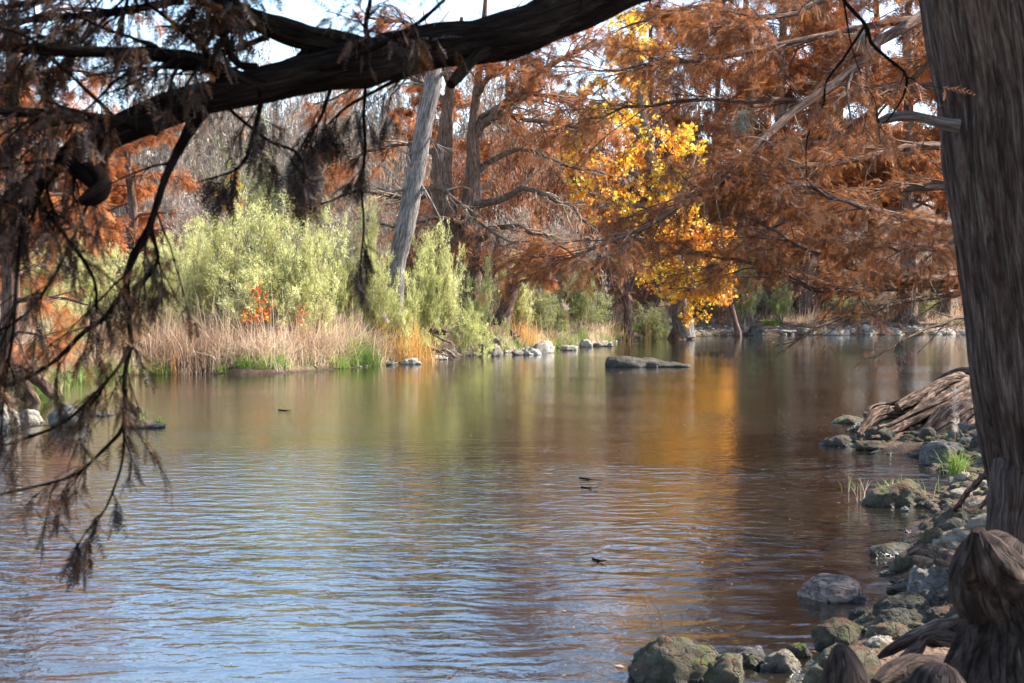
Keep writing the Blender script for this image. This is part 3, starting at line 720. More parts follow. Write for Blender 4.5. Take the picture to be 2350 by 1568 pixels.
# --- leftmost near-left tree with the flared striped roots ------------------------------------
def left_tree():
    rng = np.random.default_rng(31)
    b = gz(20, 880, .35); d = b[1]
    t = thing('cypress_tree', b, 'reddish brown cypress trunk at the left edge with flared striped roots over boulders', 'tree')
    P, R = pxpath([(10, 905, d, 60), (12, 850, d, 36), (22, 790, d, 26), (26, 700, d, 21), (22, 560, d, 19), (32, 420, d, 18), (28, 200, d, 15), (34, -60, d, 12), (36, -400, d, 6)], 60)
    trunk_obj(t, 'trunk', P, R, 'brown_bark', 18, .2, 2.6, 3)
    for i, e in enumerate([[(20, 800, d, 18), (60, 850, d - .3, 15), (100, 885, d - .5, 12), (122, 912, d - .7, 6)], [(10, 815, d - .3, 20), (45, 870, d - .7, 16), (80, 915, d - 1, 10), (96, 940, d - 1.1, 5)],
                           [(0, 820, d - .4, 20), (10, 870, d - .9, 16), (30, 920, d - 1.3, 11), (42, 960, d - 1.6, 6)], [(-10, 815, d - .3, 20), (-30, 880, d - .9, 16), (-50, 940, d - 1.4, 8)],
                           [(15, 805, d - .1, 14), (75, 845, d - .1, 10), (108, 880, d + .1, 6), (128, 900, d, 4)]]):
        wood(t, 'root', e, 26, 14, 'root', .32, 3.2, 40 + i)
    pts = [[(26, 600, d, 7), (90, 560, d - .4, 5), (170, 520, d - .9, 3.5), (240, 540, d - 1.2, 2)], [(26, 690, d, 8), (70, 688, d - .3, 6), (140, 684, d - .8, 4), (200, 700, d - 1.2, 2.5)],
           [(28, 480, d, 7), (110, 450, d, 5), (220, 440, d + .5, 3)], [(28, 330, d, 6), (100, 300, d - .5, 4), (220, 310, d - 1, 2)], [(28, 200, d, 6), (130, 160, d, 4), (280, 180, d + .4, 2)],
           [(30, 60, d, 6), (150, 20, d, 4), (330, 30, d, 2)], [(26, 420, d, 6), (-60, 400, d, 4), (-160, 420, d, 2)], [(26, 640, d, 5), (60, 620, d + 1.2, 4), (120, 590, d + 2, 2)], [(30, 760, d, 4), (90, 770, d - .6, 3), (130, 800, d - 1, 1.5)]]
    ps = [pxpath(e, 8) for e in pts]; LP, LR = np.array([a for a, _ in ps]), np.array([a for _, a in ps])
    for q_, r_ in zip(LP, LR): mb = MB(); tubes(mb, q_, r_, 6); mb.build('limb', M['brown_bark'], t)
    grow_crown(rng, t, (LP, LR), [dict(n_per=9, length=.7, ang=.9, droop=.25, wig=.14, m=5, rk=.5, rmin=.008), dict(n_per=7, length=.5, ang=.8, droop=.4, wig=.18, m=4, rk=.5, rmin=.005)], 'rust', 'twig', SP_MID, .26, 6, .4, .6, .55)
left_tree()

# --- grey leaning dead trunk --------------------------------------------------------------
def snag():
    d = 52.; b = px(905, 735, d); b[2] = H1(b[0], b[1])
    t = thing('dead_tree', b, 'grey leaning dead trunk without crown rising out of the pale green bushes', 'tree')
    P, R = pxpath([(903, 770, d, 22), (908, 690, d, 21), (912, 600, d, 23), (930, 520, d, 25), (948, 430, d, 24), (963, 345, d, 23), (978, 260, d, 23), (992, 200, d, 22), (1000, 160, d, 16), (1003, 146, d, 7)], 90); R = R * .86
    trunk_obj(t, 'trunk', P, R, 'grey_bark', 26, .20, 2.6, 8)
    for e in [[(955, 400, d, 5), (935, 365, d - .3, 4), (945, 335, d - .4, 2)], [(960, 415, d, 5), (985, 455, d - .3, 3), (1010, 500, d - .4, 1.5)], [(1000, 180, d, 6), (1030, 165, d - .3, 4), (1060, 175, d - .6, 2)],
              [(948, 430, d, 4), (900, 440, d - .4, 2.6), (850, 425, d - .6, 1)], [(975, 300, d, 3), (1000, 330, d - .3, 2), (1040, 345, d - .5, 1)], [(990, 200, d, 4), (940, 190, d - .3, 2.5), (890, 205, d - .6, 1)]]:
        mb = MB(); P, R = pxpath(e, 10); tubes(mb, P, R, 5)
        q, r = sprout(np.random.default_rng(int(e[0][0])), P[None], R[None], 7, .8, .8, wig=.2, m=5, lpow=.5); tubes(mb, q, r, 3); mb.build('branch_stub', M['grey_bark'], t)
snag()

# --- two trunked cypress with long bare limbs ----------------------------------------------
def twin():
    rng = np.random.default_rng(51); d = 60.; b = px(1080, 745, d); b[2] = H1(b[0], b[1])
    t = thing('cypress_tree', b, 'two trunked brown cypress with long arching bare limbs right of the grey leaning trunk', 'tree')
    P1, R1 = pxpath([(1078, 760, d, 34), (1080, 690, d, 26), (1082, 600, d, 24), (1080, 500, d, 24), (1086, 400, d, 17), (1086, 300, d, 13), (1094, 210, d, 9), (1110, 60, d, 6), (1120, -120, d, 3)], 60)
    P2, R2 = pxpath([(1074, 620, d, 22), (1030, 520, d, 25), (1014, 430, d, 26), (1018, 340, d, 20), (1028, 250, d, 13), (1040, 150, d, 8), (1060, 40, d, 4)], 50)
    trunk_obj(t, 'trunk', P1, R1, 'brown_bark', 18, .2, 2.4, 5); trunk_obj(t, 'trunk', P2, R2, 'brown_bark', 18, .2, 2.4, 6)
    roots(t, b, .5, 6, 1.8, rng, 'root')
    L = [[(1095, 470, d - .3, 10), (1172, 450, d - 1, 8), (1213, 436, d - 1.6, 7), (1270, 453, d - 2.2, 6), (1320, 487, d - 2.6, 5), (1372, 524, d - 3, 3)],
         [(968, 433, d - 1, 6), (1018, 436, d - 1.6, 7), (1068, 480, d - 2, 6), (1125, 524, d - 2.4, 4), (1180, 560, d - 2.6, 2)],
         [(1085, 300, d, 12), (1190, 215, d - .5, 9), (1286, 141, d - 1, 6), (1370, 90, d - 1.4, 3)],
         [(1086, 320, d, 8), (1135, 268, d - .6, 7), (1253, 285, d - 1.4, 5), (1370, 302, d - 2, 2.5)],
         [(1100, 270, d, 7), (1230, 215, d + .6, 6), (1330, 260, d + 1, 4), (1400, 320, d + 1.4, 2)],
         [(1090, 400, d, 9), (1190, 340, d, 6), (1300, 380, d - .8, 4), (1390, 400, d - 1.4, 2)],
         [(1080, 560, d, 8), (1160, 520, d - .8, 6), (1250, 540, d - 1.6, 4), (1330, 600, d - 2, 2)],
         [(1018, 360, d, 8), (940, 330, d + .5, 6), (850, 350, d + 1, 4), (760, 400, d + 1.3, 2)],
         [(1015, 440, d, 8), (920, 460, d + 1, 6), (820, 440, d + 1.6, 4), (730, 470, d + 2, 2)],
         [(1030, 240, d, 8), (940, 180, d, 6), (830, 190, d, 4), (720, 240, d, 2)],
         [(1040, 130, d, 7), (950, 60, d, 5), (840, 40, d, 3)], [(1100, 150, d, 8), (1210, 90, d, 5), (1330, 60, d, 3)], [(1105, 90, d, 7), (1230, 20, d, 5), (1380, -20, d, 3)],
         [(1090, 220, d, 8), (1150, 160, d - 2, 5), (1240, 170, d - 3, 3)], [(1030, 200, d, 6), (1000, 130, d - 2, 4), (930, 110, d - 3, 2)], [(1080, 520, d, 7), (1010, 500, d - 1.5, 5), (900, 520, d - 2, 3), (820, 500, d - 2.4, 2)],
         [(1090, 600, d, 6), (1150, 600, d - 1, 5), (1230, 590, d - 1.6, 3)]]
    ps = [pxpath(e, 10) for e in L]; LP = np.array([a for a, _ in ps]); LR = np.array([a for _, a in ps])
    for j in range(len(LP)): LP[j, 1:-1] += rng.normal(0, .06, (8, 3))
    for q_, r_ in zip(LP, LR): mb = MB(); tubes(mb, q_, r_, 6); mb.build('limb', M['twig'], t)
    up = np.array([5 if i in (2, 3, 4, 7, 9, 10, 11, 12, 13, 14) else 1 for i in range(len(L))])
    grow_crown(rng, t, (LP, LR), [dict(n_per=20, length=.85, ang=.8, droop=.1, wig=.2, m=6, rk=.45, rmin=.010), dict(n_per=6, length=.7, ang=.8, droop=.25, wig=.25, m=4, rk=.5, rmin=.007)], 'rust', 'pale_twig', SP_FAR, .3, 1, .3, .7, .6, 'sparse_foliage')
    sel = up > 1
    grow_crown(rng, t, (LP[sel], LR[sel]), [dict(n_per=11, length=.8, ang=.85, droop=.15, wig=.12, m=5, rk=.45, rmin=.010), dict(n_per=8, length=.55, ang=.8, droop=.4, wig=.16, m=4, rk=.5, rmin=.007)], 'rust', 'twig', SP_FAR, .38, 5, .3, .6, .62, 'foliage', 'upper_branches')
twin()

def small_tree(name, label, group, trunkpts, limbs, leaf, size, nleaf, seed, bark='brown_bark', tm=SP_FAR, n1=6, n2=5, tmean=.5, l1=.8, sides=10, extra=None):
    rng = np.random.default_rng(seed)
    P, R = pxpath(trunkpts, 24); b = P[0].copy()
    t = thing(name, b, label, 'tree', group)
    P[0, 2] -= .25; trunk_obj(t, 'trunk', P, R, bark, sides, .18, 2., seed)
    if extra:
        for e in extra:
            q, r = pxpath(e, 16); trunk_obj(t, 'trunk', q, r, bark, sides, .18, 2., seed + 1)
    ps = [pxpath(e, 7) for e in limbs]; LP = np.array([a for a, _ in ps]); LR = np.array([a for _, a in ps])
    for q_, r_ in zip(LP, LR): mb = MB(); tubes(mb, q_, r_, 5); mb.build('limb', M[bark], t)
    grow_crown(rng, t, (LP, LR), [dict(n_per=n1, length=l1, ang=.8, droop=.1, wig=.16, m=5, rk=.5, rmin=.008), dict(n_per=n2, length=.6, ang=.8, droop=.2, wig=.2, m=4, rk=.5, rmin=.006)], leaf, 'twig', tm, size, nleaf, .2, .8, tmean)
    return t
small_tree('cypress_tree', 'small dark forked cypress at the water behind the green bush', None, [(1112, 735, 59, 20), (1118, 700, 59, 15), (1119, 640, 59, 13), (1136, 590, 59, 9), (1145, 540, 59, 5)],
           [[(1119, 650, 59, 6), (1150, 610, 58.5, 4), (1210, 590, 58, 2)], [(1136, 590, 59, 5), (1170, 560, 58.5, 3), (1215, 555, 58, 2)], [(1117, 640, 59, 5), (1095, 600, 58.5, 3), (1085, 560, 58, 2)]], 'rust', .35, 4, 61)
small_tree('cypress_tree', 'small dark twisted cypress leaning right, with bright rust sprays', None, [(1150, 735, 60, 20), (1165, 695, 60, 17), (1185, 630, 60, 15), (1212, 585, 60, 8), (1230, 540, 60, 4)],
           [[(1190, 620, 60, 6), (1230, 600, 59.5, 4), (1280, 590, 59, 2)], [(1200, 600, 60, 5), (1240, 570, 59.5, 3), (1300, 580, 59, 2)], [(1175, 650, 60, 5), (1230, 640, 59.5, 3), (1290, 650, 59, 2)]], 'rust', .4, 7, 62, tmean=.7)

# --- sycamore with yellow leaves -------------------------------------------------------------
def star_leaf():
    a = np.linspace(0, 2 * math.pi, 11)[:-1]; r = np.where(np.arange(10) % 2 == 0, .55, .27)
    v = np.stack([np.cos(a) * r + .5, np.sin(a) * r, -.25 * (r ** 2) * 2], -1); v = np.vstack([v, [[.5, 0, 0]]])
    f = np.array([[i, (i + 1) % 10, 10] for i in range(10)]); return v, f
STAR = star_leaf()
LEAF = (np.array([[0, 0, 0], [.5, .28, .03], [1, 0, -.05], [.5, -.28, .03]]), np.array([[0, 1, 2, 3]]))
SLIM = (np.array([[0, 0, 0], [.5, .09, .02], [1, 0, -.03], [.5, -.09, .02]]), np.array([[0, 1, 2, 3]]))

def blob_tree(t, rng, skel, blobs, ntgt, leafmat_, lsize, per, tmean=.5, bmat='twig'):
    """twigs reach from the nearest limb to points inside the blobs, each carrying a cluster of leaves"""
    allp = np.concatenate([s for s in skel])
    w = np.array([b[3] * b[4] * (b[5] if len(b) > 5 else 1) for b in blobs], float); w /= w.sum()
    k = rng.choice(len(blobs), ntgt, p=w); tg = []
    for i in k:
        cx, cy, d, rx, ry = blobs[i][:5]; a = rng.uniform(0, 6.283); r = math.sqrt(rng.uniform(0, 1))
        tg.append(px(cx + rx * r * math.cos(a), cy + ry * r * math.sin(a), d + rng.normal(0, rx * d / F * .6)))
    tg = np.array(tg)
    dd = ((tg[:, None] - allp[None]) ** 2).sum(-1) + 3. * np.maximum(0, allp[None, :, 2] - tg[:, None, 2]) ** 2
    j = dd.argmin(1); s = allp[j]; m = 6; u = np.linspace(0, 1, m)[None, :, None]
    P = s[:, None] * (1 - u) + tg[:, None] * u; ln = np.linalg.norm(tg - s, axis=1)
    P[:, :, 2] += (np.sin(u[..., 0] * math.pi) * ln[:, None] * .10); P[:, 1:] += rng.normal(0, .03, (len(tg), m - 1, 3)) * (ln[:, None, None] + .3)
    mb = MB(); tubes(mb, P, np.linspace(1, .4, m)[None] * (.010 + .008 * ln[:, None]), 4)
    Q, QR = sprout(rng, P, np.full(P.shape[:2], .012), 4, .45, .8, droop=.4, wig=.2, m=4, t0=.6, rk=.6, rmin=.006, lpow=.2)
    tubes(mb, Q, QR, 3); mb.build('branches', M[bmat], t)
    pos, tan = leaf_on(rng, Q, per, .1); pos = pos + rng.normal(0, lsize * .5, pos.shape)
    d = tan * .5 + rng.normal(0, .7, pos.shape); d[:, 2] -= .5; X, Y, Z = frames(rng, d, .6)
    tt = np.clip(tmean + .38 * vnoise(pos * .55, 5) + rng.normal(0, .2, len(pos)), 0, 1)
    ml = MB(); instance(ml, STAR[0], STAR[1], pos, X, Y, Z, lsize * rng.uniform(.6, 1.3, len(pos)), tt); ml.build('foliage', M[leafmat_], t)

def sycamore():
    rng = np.random.default_rng(71); d = 80.; b = px(1560, 768, d); b[2] = H1(b[0], b[1])
    t = thing('sycamore_tree', b, 'tall sycamore with glowing yellow and orange leaves at the bend of the river', 'tree')
    T = [(1570, 775, d, 26), (1562, 700, d, 22), (1545, 600, d, 19), (1520, 480, d, 15), (1490, 340, d, 12), (1465, 200, d, 8), (1450, 60, d, 4)]
    P, R = pxpath(T, 40); trunk_obj(t, 'trunk', P, R, 'grey_bark', 14, .12, 2, 3); roots(t, b, .6, 6, 2.4, rng, 'brown_bark')
    L = [[(1545, 600, d, 10), (1500, 560, d - 1, 8), (1440, 540, d - 2, 5)], [(1555, 650, d, 10), (1610, 600, d - 1, 8), (1660, 590, d - 2, 5)], [(1530, 520, d, 9), (1570, 430, d - .5, 7), (1600, 340, d, 4)],
         [(1510, 430, d, 8), (1420, 380, d - 1, 6), (1330, 350, d - 1.5, 3)], [(1490, 340, d, 7), (1430, 270, d, 5), (1380, 220, d, 3)], [(1480, 280, d, 6), (1530, 220, d, 4), (1560, 150, d, 2)],
         [(1555, 660, d, 8), (1590, 670, d - 2, 6), (1640, 650, d - 3, 4), (1665, 670, d - 3, 2)], [(1540, 580, d, 8), (1480, 600, d - 2, 5), (1440, 620, d - 3, 3)], [(1520, 480, d, 7), (1400, 460, d, 5), (1320, 430, d, 3)]]
    ps = [pxpath(e, 9) for e in L]; LP = np.array([a for a, _ in ps]); LR = np.array([a for _, a in ps])
    for q_, r_ in zip(LP, LR): mb = MB(); tubes(mb, q_, r_, 6); mb.build('limb', M['grey_bark'], t)
    BL = [(1440, 85, d, 60, 60, 1.2), (1470, 140, d, 75, 70, 1.1), (1420, 230, d, 100, 60, .8), (1380, 330, d, 120, 90, 1.), (1510, 330, d, 80, 110, .8), (1340, 380, d - 1, 60, 90, .8), (1470, 430, d - 1, 90, 70), (1560, 400, d, 60, 120, .8),
          (1400, 470, d, 80, 50, .7), (1500, 540, d - 2, 60, 50, .9), (1590, 560, d - 2, 70, 80, 1.3), (1640, 620, d - 3, 50, 60, 2.2), (1560, 650, d - 3, 80, 45, 2.), (1630, 660, d - 3, 50, 40, 2.5), (1500, 610, d - 3, 50, 40), (1590, 710, d - 3, 30, 35, 1.2), (1660, 560, d - 2, 30, 60)]
    blob_tree(t, rng, [P] + list(LP), BL, 640, 'yellow', .22, 5, .60)
sycamore()
small_tree('slender_tree', 'slim dark multi stemmed tree with rooted foot at the waterline left of the sycamore', None, [(1444, 778, 76, 13), (1440, 730, 76, 9), (1441, 660, 76, 8), (1432, 600, 76, 6), (1440, 520, 76, 4)],
           [[(1440, 690, 76, 4), (1455, 640, 75.6, 3), (1470, 590, 75.2, 2)], [(1438, 640, 76, 4), (1405, 600, 76, 3), (1390, 560, 76, 2)], [(1440, 720, 76, 4), (1430, 680, 75.5, 3), (1415, 650, 75, 2)]], 'rust_dull', .35, 2, 63)
small_tree('slender_tree', 'crooked little bare tree leaning left on the distant shore below the lowest yellow leaves', None, [(1695, 766, 86, 8), (1688, 740, 86, 6), (1678, 700, 86, 6), (1670, 650, 86, 5), (1665, 600, 86, 3)],
           [[(1678, 700, 86, 3), (1700, 680, 85.6, 2), (1720, 640, 85.2, 1)], [(1672, 660, 86, 3), (1650, 630, 86, 2), (1640, 600, 86, 1)]], 'rust_dull', .3, 1, 64)

# small saplings with a few big leaves
def sapling(label, stem, n, mat, ls, seed, extra=()):
    rng = np.random.default_rng(seed); P, R = pxpath(stem, 14); b = P[0].copy(); t = thing('sapling', b, label, 'sapling')
    mb = MB(); tubes(mb, P, R, 5); pos = [P[5:]]
    for e in extra: q, r = pxpath(e, 8); tubes(mb, q, r, 4); pos.append(q[2:])
    mb.build('stem', M['pale_twig'], t)
    A = np.concatenate(pos); p = A[rng.integers(0, len(A), n)] + rng.normal(0, ls * .55, (n, 3)); d = rng.normal(0, 1, (n, 3)); d[:, 2] -= .7; X, Y, Z = frames(rng, d, .3)
    ml = MB(); instance(ml, STAR[0], STAR[1], p, X, Y, Z, ls * rng.uniform(.6, 1.2, n), rng.uniform(0, 1, n)); ml.build('leaves', M[mat], t)
sapling('young sapling with bright red orange leaves in the dry grass before the pale bushes', [(602, 800, 44.8, 1.6), (600, 740, 44.8, 1.4), (594, 690, 44.8, 1.2), (588, 655, 44.8, .8)], 75, 'orange', .2, 81,
        [[(600, 750, 44.8, 1), (612, 715, 44.8, .8), (622, 700, 44.8, .6)], [(600, 760, 44.8, 1), (580, 735, 44.8, .8), (570, 715, 44.8, .6)]])
sapling('small sapling with brown orange leaves right of the red orange one', [(690, 790, 45.5, 1.2), (692, 750, 45.5, 1), (694, 715, 45.5, .7)], 18, 'orange', .17, 82)
sapling('slim young tree with bright yellow leaves above the pale green bushes', [(525, 540, 58, 2.2), (530, 470, 58, 1.8), (537, 400, 58, 1)], 80, 'yellow', .30, 83, [[(528, 490, 58, 1.4), (512, 460, 58, 1), (505, 440, 58, .6)], [(530, 480, 58, 1.2), (550, 460, 58, 1), (562, 445, 58, .6)]])

# ------------------------------------------------------------------ bushes
def bush(seed, mat, stems=36, n2=9, n3=6, nl=9, spread=.44, ls=.072, label=None, name='bush', loc=(0, 0, 0), tmean=.5):
    """unit bush, two metres tall, one and a half wide"""
    rng = np.random.default_rng(seed); t = thing(name, loc, label, 'bush'); o = np.array(loc, float)
    a = rng.uniform(0, 6.283, stems); lean = np.abs(rng.normal(0, spread, stems)); m = 8
    d = np.stack([np.cos(a) * np.sin(lean), np.sin(a) * np.sin(lean), np.cos(lean)], -1); L = rng.uniform(.9, 2.15, stems) * (1 - .25 * lean)
    P = np.empty((stems, m, 3)); P[:, 0] = o + np.stack([np.cos(a), np.sin(a), 0 * a], -1) * .12; dd = d.copy()
    for j in range(1, m):
        dd = nrm(dd + rng.normal(0, .06, dd.shape) + np.array([0, 0, .03])); P[:, j] = P[:, j - 1] + dd * (L / (m - 1))[:, None]
    R = np.full((stems, m), .009) * np.linspace(1, .3, m)
    mb = MB(); tubes(mb, P, R, 4)
    Q, QR = sprout(rng, P, R, n2, .42, .6, up=.22, wig=.1, m=5, t0=.25, rk=.6, rmin=.004, flat=.2, lpow=.5); tubes(mb, Q, QR, 3)
    S_, SR = sprout(rng, Q, QR, n3, .35, .6, up=.15, wig=.1, m=4, t0=.2, rk=.6, rmin=.003, flat=.2, lpow=.5)
    mb.build('stems', M['pale_twig'], t)
    pos, tan = leaf_on(rng, S_, nl, 0.); dl = tan + rng.normal(0, .55, pos.shape); dl[:, 2] += .2; pos = pos + rng.normal(0, .018, pos.shape); X, Y, Z = frames(rng, dl, .2)
    tt = np.clip(tmean + .45 * vnoise(pos * 1.6, seed) + rng.normal(0, .18, len(pos)), 0, 1)
    ml = MB(); instance(ml, SLIM[0], SLIM[1], pos, X, Y, Z, ls * rng.uniform(.6, 1.3, len(pos)), tt); ml.build('foliage', M[mat], t); return t
GB = 'pale green bushes on the far bank'
BP = {}
def put_bush(kind, xc, yt, hw, d, label, group=GB, name='bush'):
    x = at(xc, d); z = H1(x, d) - .05; top = px(xc, yt, d)[2]; hgt = top - z; wd = hw * 2 * d / F
    sc = (wd / 1.75, wd / 1.75, hgt / 2.0)
    if kind not in BP:
        seed, mat, kw = {'w1': (5, 'willow', {}), 'w2': (6, 'willow', dict(spread=.3)), 'g': (7, 'willow2', dict(spread=.42)), 'g2': (17, 'willow2', dict(spread=.55, stems=20)), 'o': (8, 'olive', dict(spread=.5, nl=9)), 'd': (9, 'greybrush', dict(spread=.45, nl=5)), 'r': (13, 'rust_dull', dict(spread=.6, nl=5, ls=.08))}[kind]
        t = bush(seed, mat, label=label, name=name, **kw); BP[kind] = t; t.location = (x, d, z); t.scale = sc; t.rotation_euler = (0, 0, 1.); tag(t, label, 'bush', group)
    else: dup(BP[kind], (x, d, z), xc * .37, sc, label, group)
for a in [
 ('w1', 520, 470, 105, 49, 'large pale yellow green feathery bush below the yellow sapling'),
 ('w1', 645, 450, 110, 48, 'tallest pale green feathery bush with one pointed plume top'),
 ('w2', 715, 540, 60, 47, 'pale green bush on the right flank of the tallest one'),
 ('w2', 455, 560, 60, 47, 'rounded pale green bush on the left flank of the large yellow green one'),
 ('w1', 585, 590, 110, 46.3, 'wide pale bush in front of the two large feathery ones, bare stems below'),
 ('g', 770, 590, 40, 50, 'narrow green bush between the tall feathery bush and the hanging moss'),
 ('w2', 845, 485, 42, 55, 'tall slim pale bush left of the grey leaning trunk'),
 ('g', 868, 600, 55, 50, 'green bush at the left foot of the grey leaning trunk'),
 ('g2', 935, 610, 60, 50.5, 'green bush hiding the foot of the grey leaning trunk'),
 ('w2', 1010, 540, 62, 54, 'tall upright fresh green bush right of the grey leaning trunk'),
 ('g', 975, 590, 60, 53, 'fresh green bush tucked between the trunk and its tall neighbour'),
 ('g2', 1105, 570, 50, 57, 'slender green bush in front of the two trunked cypress'),
 ('g2', 1075, 670, 55, 55, 'low dense green bush before the small forked cypress'),
 ('w1', 405, 540, 75, 53, 'pale bush between the hanging twigs and the large yellow green bush'),
 ('w2', 790, 570, 60, 56, 'pale bush behind the narrow green one, left of the grey leaning trunk'),
 ('w1', 700, 630, 70, 46.4, 'low pale bush at the right foot of the tallest one'),
 ('w2', 1180, 600, 60, 63, 'yellowish bush behind the small dark cypresses'),
 ('o', 1255, 640, 60, 66, 'olive bush left of the sycamore, near the sedge bank'),
 ('o', 1345, 600, 75, 71, 'broad olive green bush arching beside the sycamore'),
 ('w1', 1300, 610, 60, 78, 'pale bush behind the olive ones'),
 ('w1', 340, 560, 80, 50, 'pale bush behind the hanging twigs, right one'),
 ('w1', 215, 545, 90, 48, 'pale bush behind the hanging twigs, middle one'),
 ('w2', 110, 580, 80, 46, 'pale bush right of the leftmost trunk'),
 ('o', 390, 660, 60, 45, 'dull green bush at the left end of the dry grass'),
 ('w2', 150, 700, 70, 40, 'low yellow green bush above the left inlet'),
 ('g', 1715, 600, 34, 92, 'green bush on the distant shore right of the crooked bare tree'),
 ('g', 1790, 650, 36, 94, 'small green bush farther right on the distant shore'),
 ('o', 1500, 690, 50, 82, 'dark olive bush under the yellow leaves'),
 ('o', 1620, 680, 60, 94, 'olive bush behind the eroded bank under the sycamore'),
 ('o', 1930, 660, 60, 97, 'dull bush before the distant cypress trunks'),
 ('w1', 2110, 670, 50, 98, 'yellowish bush left of the grassy clearing'),
 ('d', 700, 470, 120, 64, 'bare grey bush behind the tallest pale bush'),
 ('d', 820, 420, 90, 68, 'bare grey bush left of the grey leaning trunk, behind the slim pale bush'),
 ('d', 470, 440, 110, 66, 'bare grey brown bush left of the yellow sapling'),
 ('d', 1170, 470, 90, 68, 'bare brown bush behind the arching limbs'),
 ('d', 1290, 480, 90, 72, 'bare brown bush left of the sycamore crown'),
 ('d', 1760, 640, 90, 100, 'bare bush below the distant cypresses'),
 ('d', 2040, 650, 90, 102, 'bare bush near the grassy clearing'),
]: put_bush(*a)
for a in [
 (1150, 300, 110, 76, 'tall rusty thicket behind the arching limbs of the two trunked cypress'), (1270, 260, 110, 84, 'tall rusty thicket between the two trunked cypress and the sycamore'),
 (1000, 330, 80, 80, 'rusty thicket between the grey leaning trunk and the two trunked cypress'), (1380, 420, 90, 92, 'rusty thicket under the left side of the sycamore crown'), (860, 440, 70, 74, 'low rusty thicket left of the grey leaning trunk'),
 (1230, 480, 80, 74, 'rusty brush under the long arching limb'), (1600, 460, 110, 96, 'rusty thicket behind the sycamore trunk'), (1720, 520, 100, 102, 'rusty thicket above the crooked bare tree'), (1850, 560, 100, 103, 'rusty thicket on the distant shore, middle'), (2060, 560, 100, 106, 'rusty thicket on the distant shore left of the clearing'),
 (1480, 180, 120, 108, 'tallest rusty thicket, directly behind the top of the sycamore'), (1250, 140, 120, 104, 'tall rusty thicket high behind the two trunked cypress'),
]: put_bush('r', *a, group='rusty thickets of the far bank')
for a in [
 (360, 90, 130, 104, 'very tall bare grey tree behind the hanging foliage at upper left'), (500, 60, 140, 112, 'very tall bare grey tree behind the fork of the overhead limb'), (640, 80, 140, 116, 'very tall bare grey tree seen through the gap above the overhead limb'),
 (780, 110, 130, 121, 'very tall bare grey tree behind the middle of the overhead limb'), (930, 60, 130, 110, 'very tall bare grey tree behind the top of the leaning trunk'), (1560, 90, 130, 124, 'very tall bare grey tree right of the sycamore top'), (1130, 60, 140, 119, 'very tall bare grey tree behind the crown of the two trunked cypress'), (1700, 60, 140, 126, 'very tall bare grey tree behind the rust crowns at upper right'),
 (420, 250, 120, 108, 'tall bare grey tree left of the hillside gap'), (560, 210, 110, 120, 'tall bare grey tree on the hill crest at left'), (760, 190, 110, 125, 'tall bare grey tree on the hill crest, middle'), (640, 300, 110, 96, 'bare grey tree on the slope behind the yellow sapling'), (880, 220, 90, 118, 'tall bare grey tree on the hill crest by the leaning trunk'),
 (1060, 260, 110, 112, 'bare grey tree on the slope behind the two trunked cypress'), (1320, 300, 110, 112, 'bare grey tree on the slope left of the sycamore'), (300, 230, 110, 112, 'bare grey tree at the far left of the slope'), (800, 330, 80, 92, 'bare grey tree halfway up the slope behind the hanging moss'),
]: put_bush('d', *a, group='bare trees of the hillside')
BG = 'scrubby trees on the hillside'
def far_tree(xc, yt, hw, d, kind, label):
    put_bush(kind, xc, yt, hw, d, label, BG, 'bush')
for a in [(600, 330, 90, 88, 'o', 'green leafy small tree on the hillside above the yellow sapling'), (720, 400, 70, 84, 'o', 'rounded green scrub on the hillside left of the grey leaning trunk'),
          (520, 330, 60, 92, 'd', 'bare grey scrub tree left on the hillside'), (690, 250, 70, 110, 'd', 'bare grey tree near the top of the hillside'), (860, 300, 70, 104, 'd', 'bare scrub tree on the hillside by the leaning trunk'), (400, 360, 70, 100, 'd', 'bare scrub tree behind the leftmost cypresses'),
          (1200, 330, 90, 105, 'd', 'bare scrub tree behind the arching limbs, on the hillside')]:
    far_tree(*a)

# ------------------------------------------------------------------ vegetation nobody can count
def blades(rng, pos, hgt, wid, mb, lean=.35, tmean=.5, tsd=.25):
    n = len(pos); a = rng.uniform(0, 6.283, n); l = np.abs(rng.normal(0, lean, n))
    hd = np.stack([np.cos(a), np.sin(a), 0 * a], -1); up = np.array([0, 0, 1.])
    b = rng.uniform(0, 6.283, n); sd = np.stack([np.cos(b), np.sin(b), 0 * b], -1) * wid[:, None] if hasattr(wid, '__len__') else np.stack([np.cos(b), np.sin(b), 0 * b], -1) * wid
    rows = []
    for u, ww in ((0, 1.), (.4, .9), (.75, .65), (1., .1)):
        c = pos + hd * (hgt * l * u ** 1.8)[:, None] + up * (hgt * (u - .35 * l * u * u))[:, None]
        rows += [c - sd * ww / 2, c + sd * ww / 2]
    v = np.stack(rows, 1).reshape(-1, 3); i = (np.arange(n) * 8)[:, None]
    f = np.concatenate([i + np.array([[0, 1, 3, 2]]), i + np.array([[2, 3, 5, 4]]), i + np.array([[4, 5, 7, 6]])])
    tt = np.clip(tmean + .25 * vnoise(pos * .7, 31) + rng.normal(0, tsd, n), 0, 1)
    mb.add(v, f, np.tile(tt, 3))

def scatter(rng, n, x0, x1, y0, y1, smin, smax, thr=None, freq=.5, seed=0):
    out = []
    while sum(len(a) for a in out) < n:
        x = rng.uniform(x0, x1, n * 2); y = rng.uniform(y0, y1, n * 2); s = river_sd(x, y); k = (s > smin) & (s < smax)
        if thr is not None: k &= fbm2(x, y, freq, seed, 2) > thr
        x, y = x[k], y[k]; out.append(np.stack([x, y, height(x, y) - .02], -1))
    return np.concatenate(out)[:n]

